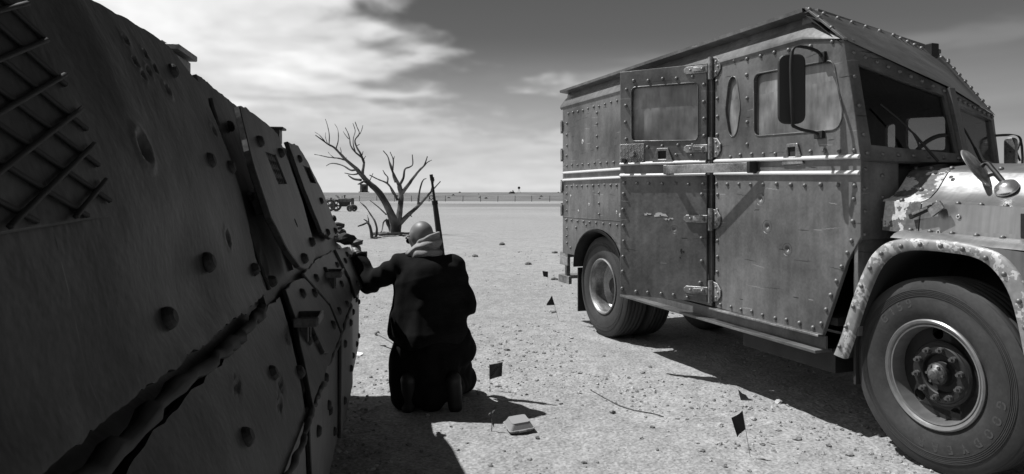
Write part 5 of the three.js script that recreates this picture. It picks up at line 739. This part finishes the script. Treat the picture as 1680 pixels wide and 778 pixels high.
// ---------- marker flags ----------
{
  const fm = std(0.045, 0.8, { map: tCloth }), wm = std(0.25, 0.5);
  function flag(label, x, z, tip, corners, lift = 0) {              // wire from the base to tip; the flag's corners seen from tip, in metres
    const y0 = groundY(x, z), T = thing('marker_flag', label, 'flag', [x, y0, z]), tp = V3(...tip);
    add(T, 'wire', cyl(V3(0, -0.02, 0), tp, 0.0018, 0.0018, 6), wm);
    const P = [], I = [], N = 8, [a, b, c, d] = corners.map(q => V3(...q)); for (let i = 0; i <= N; i++) for (let j = 0; j <= N; j++) { const u = i / N, v = j / N, p = a.clone().lerp(b, u).lerp(d.clone().lerp(c, u), v); p.z += 0.010 * sin(u * 5 + v * 2) * u; P.push(p.x, p.y, p.z); }
    for (let i = 0; i < N; i++) for (let j = 0; j < N; j++) { const q = i * (N + 1) + j; I.push(q, q + 1, q + N + 1, q + 1, q + N + 2, q + N + 1); }
    const g = new THREE.BufferGeometry(); g.setAttribute('position', new THREE.Float32BufferAttribute(P, 3)); g.setIndex(I); g.computeVertexNormals(); const cl = add(T, 'flag_cloth', g, fm); return [T, cl];
  }
  flag('dark square flag on bent wire, leaning beside the front wheel', 1.367, -4.01, [-0.048, 0.262, 0.0], [[-0.048, 0.262, 0], [-0.112, 0.222, 0.01], [-0.086, 0.12, 0.02], [-0.03, 0.158, 0.0]]);
  flag('dark pointed flag leaning on wire near the rear wheel', 0.565, -8.42, [-0.085, 0.30, 0], [[-0.085, 0.30, 0], [-0.15, 0.20, 0.02], [-0.15, 0.185, 0.02], [-0.05, 0.185, 0]]);
  flag('small dark square flag on a straight wire behind the truck', 0.585, -11.4, [0, 0.26, 0], [[0, 0.262, 0], [-0.09, 0.27, 0.0], [-0.075, 0.185, 0.02], [0, 0.165, 0]]);
  const [, c4] = flag('marker flag printed with HOME beside the kneeling person', -0.165, -5.35, [-0.008, 0.205, 0], [[-0.008, 0.20, 0], [0.094, 0.218, 0.0], [0.088, 0.118, 0.015], [-0.008, 0.085, 0]]);
  { const cv = document.createElement('canvas'); cv.width = cv.height = 128; const k = cv.getContext('2d'); k.fillStyle = '#8c8c8c'; k.fillRect(0, 0, 128, 128); k.save(); k.translate(58, 70); k.rotate(-0.85); k.fillStyle = '#1c1c1c'; k.font = 'bold 34px sans-serif'; k.textAlign = 'center'; k.fillText('HOME', 0, 4); k.restore(); const t = new THREE.CanvasTexture(cv); t.colorSpace = THREE.SRGBColorSpace;
    const g = c4.geometry, N = 8, uv = []; for (let i = 0; i <= N; i++) for (let j = 0; j <= N; j++) uv.push(i / N, 1 - j / N); g.setAttribute('uv', new THREE.Float32BufferAttribute(uv, 2)); c4.material = std(0.33, 0.8, { map: t }); }
  { const x = 1.70, z = -5.13, y = groundY(x, z); const T = thing('marker_flag', 'dark scrap of flag lying crumpled by the truck shadow', 'flag', [x, y, z]); const g = quadStrip([[[-0.045, 0.075, 0], [-0.02, 0.05, 0.01], [0.01, 0.035, 0]], [[-0.04, 0.03, 0.02], [0, 0.02, 0.03], [0.03, 0.01, 0.01]], [[-0.035, 0.004, 0.03], [0.0, 0.006, 0.04], [0.06, 0.006, 0.03]]]); add(T, 'flag_cloth', g, fm); }
}
// ---------- foam food box ----------
{
  const x = 0.045, z = -4.45, T = thing('takeout_box', 'foam clamshell food box lying shut on the sand', 'food box', [x, groundY(x, z) + 0.005, z], 0.28); T.rotation.z = 0.05; T.rotation.x = 0.10;
  const foam = std(0.24, 0.7), W = 0.075;
  const tub = (y0, y1, w0, w1) => { const L = []; for (const [y, w, r] of [[y0, w0, 0.018], [lerp(y0, y1, 0.85), lerp(w0, w1, 0.85), 0.02], [y1, w1, 0.02]]) { const c = roundPoly([[-w, -w], [w, -w], [w, w], [-w, w]], r).getPoints(5); L.push([...c, c[0]].map(p => [p.x, y, p.y])); } return L; };
  add(T, 'base', [quadStrip(tub(0.03, 0.0, W + 0.006, W - 0.014)), plate([[-W + 0.014, -W + 0.014], [W - 0.014, -W + 0.014], [W - 0.014, W - 0.014], [-W + 0.014, W - 0.014]], 0.003, { r: 0.02, bevel: 0 }).rotateX(-PI / 2).translate(0, 0.002, 0)], foam);
  const rimP = roundPoly([[-W - 0.01, -W - 0.01], [W + 0.01, -W - 0.01], [W + 0.01, W + 0.01], [-W - 0.01, W + 0.01]], 0.022).getPoints(5).map(p => [p.x, p.y]);
  add(T, 'rim', plate(rimP, 0.007, { bevel: 0.002 }).rotateX(-PI / 2).translate(0, 0.037, 0), foam);
  add(T, 'lid', [quadStrip(tub(0.035, 0.072, W + 0.004, W - 0.018)), plate([[-W + 0.017, -W + 0.017], [W - 0.017, -W + 0.017], [W - 0.017, W - 0.017], [-W + 0.017, W - 0.017]], 0.004, { r: 0.02, bevel: 0 }).rotateX(-PI / 2).translate(0, 0.0735, 0)], foam);
  add(T, 'lid_tab', box(0.05, 0.012, 0.006, 0, 0.03, W + 0.012, 0.002), foam);
}
// ---------- sticks, wire, stones lying about ----------
{
  const on = (x, z, h = 0.006) => V3(x, groundY(x, z) + h, z);
  single('loose_wire', tube([[0.60, -5.36], [0.68, -5.15], [0.76, -4.98], [0.85, -4.86], [0.97, -4.78], [1.02, -4.72]].map(([x, z]) => on(x, z, 0.005)), 0.0035, 6, 6), std(0.06, 0.8), 'thin dark wire curving across the sand', 'wire');
  single('walking_stick', [tube([V3(-1.345, 0.115, -7.0), V3(-1.15, 0.08, -6.75), V3(-0.95, groundY(-0.95, -6.5) + 0.012, -6.5)], 0.012, 7, 4), new THREE.SphereGeometry(0.028, 12, 8).translate(-1.35, 0.117, -7.01)], std(0.2, 0.7), 'short knobbed stick lying beyond the kneeling person', 'stick');
  single('paper_scrap', plate([[-0.06, -0.03], [0.05, -0.04], [0.07, 0.01], [0.0, 0.04]], 0.004, { bevel: 0 }).rotateX(-1.3).translate(-1.46, groundY(-1.46, -6.55) + 0.02, -6.55), std(0.75, 0.8), 'white paper scrap on sand by the armoured car', 'paper');
  { const T = thing('dry_twig', 'short dry sprig standing in the sand by the foam box', 'twig', [-0.13, groundY(-0.13, -4.42), -4.42]); add(T, 'stem', tube([V3(0, -0.02, 0), V3(0.004, 0.06, 0), V3(-0.002, 0.12, 0)], 0.003, 5), M.bark); for (const [a, b] of [[[0.004, 0.06, 0], [0.016, 0.03, 0.01]], [[0, 0.10, 0], [0.025, 0.135, 0]], [[0, 0.11, 0], [-0.018, 0.10, 0.0]]]) add(T, 'leaf', tube([V3(...a), V3((a[0] + b[0]) / 2, (a[1] + b[1]) / 2 + 0.006, 0), V3(...b)], [0.002, 0.007, 0.002], 5, 3), M.bark); }
  const pg = [pebbleGeo(11), pebbleGeo(23), pebbleGeo(37)], lab = ['grey stone lying loose on the open sand', 'loose stones'];
  const pm = [std(0.22, 0.95), std(0.12, 0.95), std(0.33, 0.95)];
  const spots = [[-0.05, -6.75, 0.022, 1], [0.155, -4.30, 0.014, 1], [0.10, -3.95, 0.013, 0], [0.07, -3.72, 0.016, 2], [0.32, -3.62, 0.02, 2], [0.40, -3.9, 0.012, 1], [1.45, -3.66, 0.016, 1], [0.30, -6.6, 0.015, 0], [0.62, -7.3, 0.02, 2], [0.85, -6.5, 0.016, 0], [1.1, -5.9, 0.018, 0], [1.62, -4.7, 0.02, 2], [1.75, -4.3, 0.022, 0], [1.3, -4.9, 0.016, 2], [0.9, -4.5, 0.014, 1], [0.35, -5.0, 0.012, 1], [2.05, -3.75, 0.018, 2], [1.95, -4.05, 0.02, 0], [0.52, -9.0, 0.05, 2], [0.75, -12.4, 0.05, 1], [0.35, -15, 0.06, 1], [-0.9, -17, 0.07, 1], [1.1, -18, 0.06, 1], [-0.3, -21, 0.09, 1]];
  spots.forEach(([x, z, s, k], i) => { const o = single('stone', pg[i % 3], pm[k], lab[0], 'stone', lab[1]); o.scale.set(s * 1.3, s, s); o.position.set(x, groundY(x, z) + s * 0.25, z); o.rotation.y = i * 1.3; });
  // a stone-like dark clod casts the hole by the flag; the rubble on the car's low bonnet
  const cr = car, c2w = (a, y, d) => { const v = V3(a, y, -d).applyAxisAngle(V3(0, 1, 0), car.rotation.y); return v; };
  const rub = [['rubble_lump', [-0.335, 1.195, 5.02], [0.075, 0.062, 0.07], 0.035, 'dark rounded lump resting on the low end of the armoured car'], ['rubble_lump', [-0.43, 1.20, 4.96], [0.06, 0.05, 0.06], 0.42, 'pale lump resting between dark lump and slit plate'], ['rubble_lump', [-0.37, 1.235, 5.2], [0.035, 0.032, 0.035], 0.2, 'small grey lump resting above the dark lump'], ['rubble_lump', [-0.27, 1.15, 5.30], [0.05, 0.04, 0.05], 0.4, 'pale lump resting under the hand of the kneeling person']];
  rub.forEach(([n, p, s, v, l], i) => { const o = single(n, pg[i % 3], std(v, 0.9, { map: tSteel }), l, 'rubble', 'rubble on the armoured car'); o.position.copy(c2w(...p)); o.scale.set(...s); o.rotation.y = i; });
  single('bent_iron', [tube([c2w(-0.46, 1.18, 4.96), c2w(-0.43, 1.22, 5.0), c2w(-0.40, 1.26, 5.05), c2w(-0.36, 1.27, 5.1)], 0.012, 6), tube([c2w(-0.44, 1.27, 5.1), c2w(-0.40, 1.29, 5.1), c2w(-0.345, 1.28, 5.12)], [0.012, 0.02, 0.016], 6)], std(0.06, 0.7), 'twisted iron bits sticking up from the low end of the armoured car', 'scrap iron');
}

renderer.render(scene, camera);
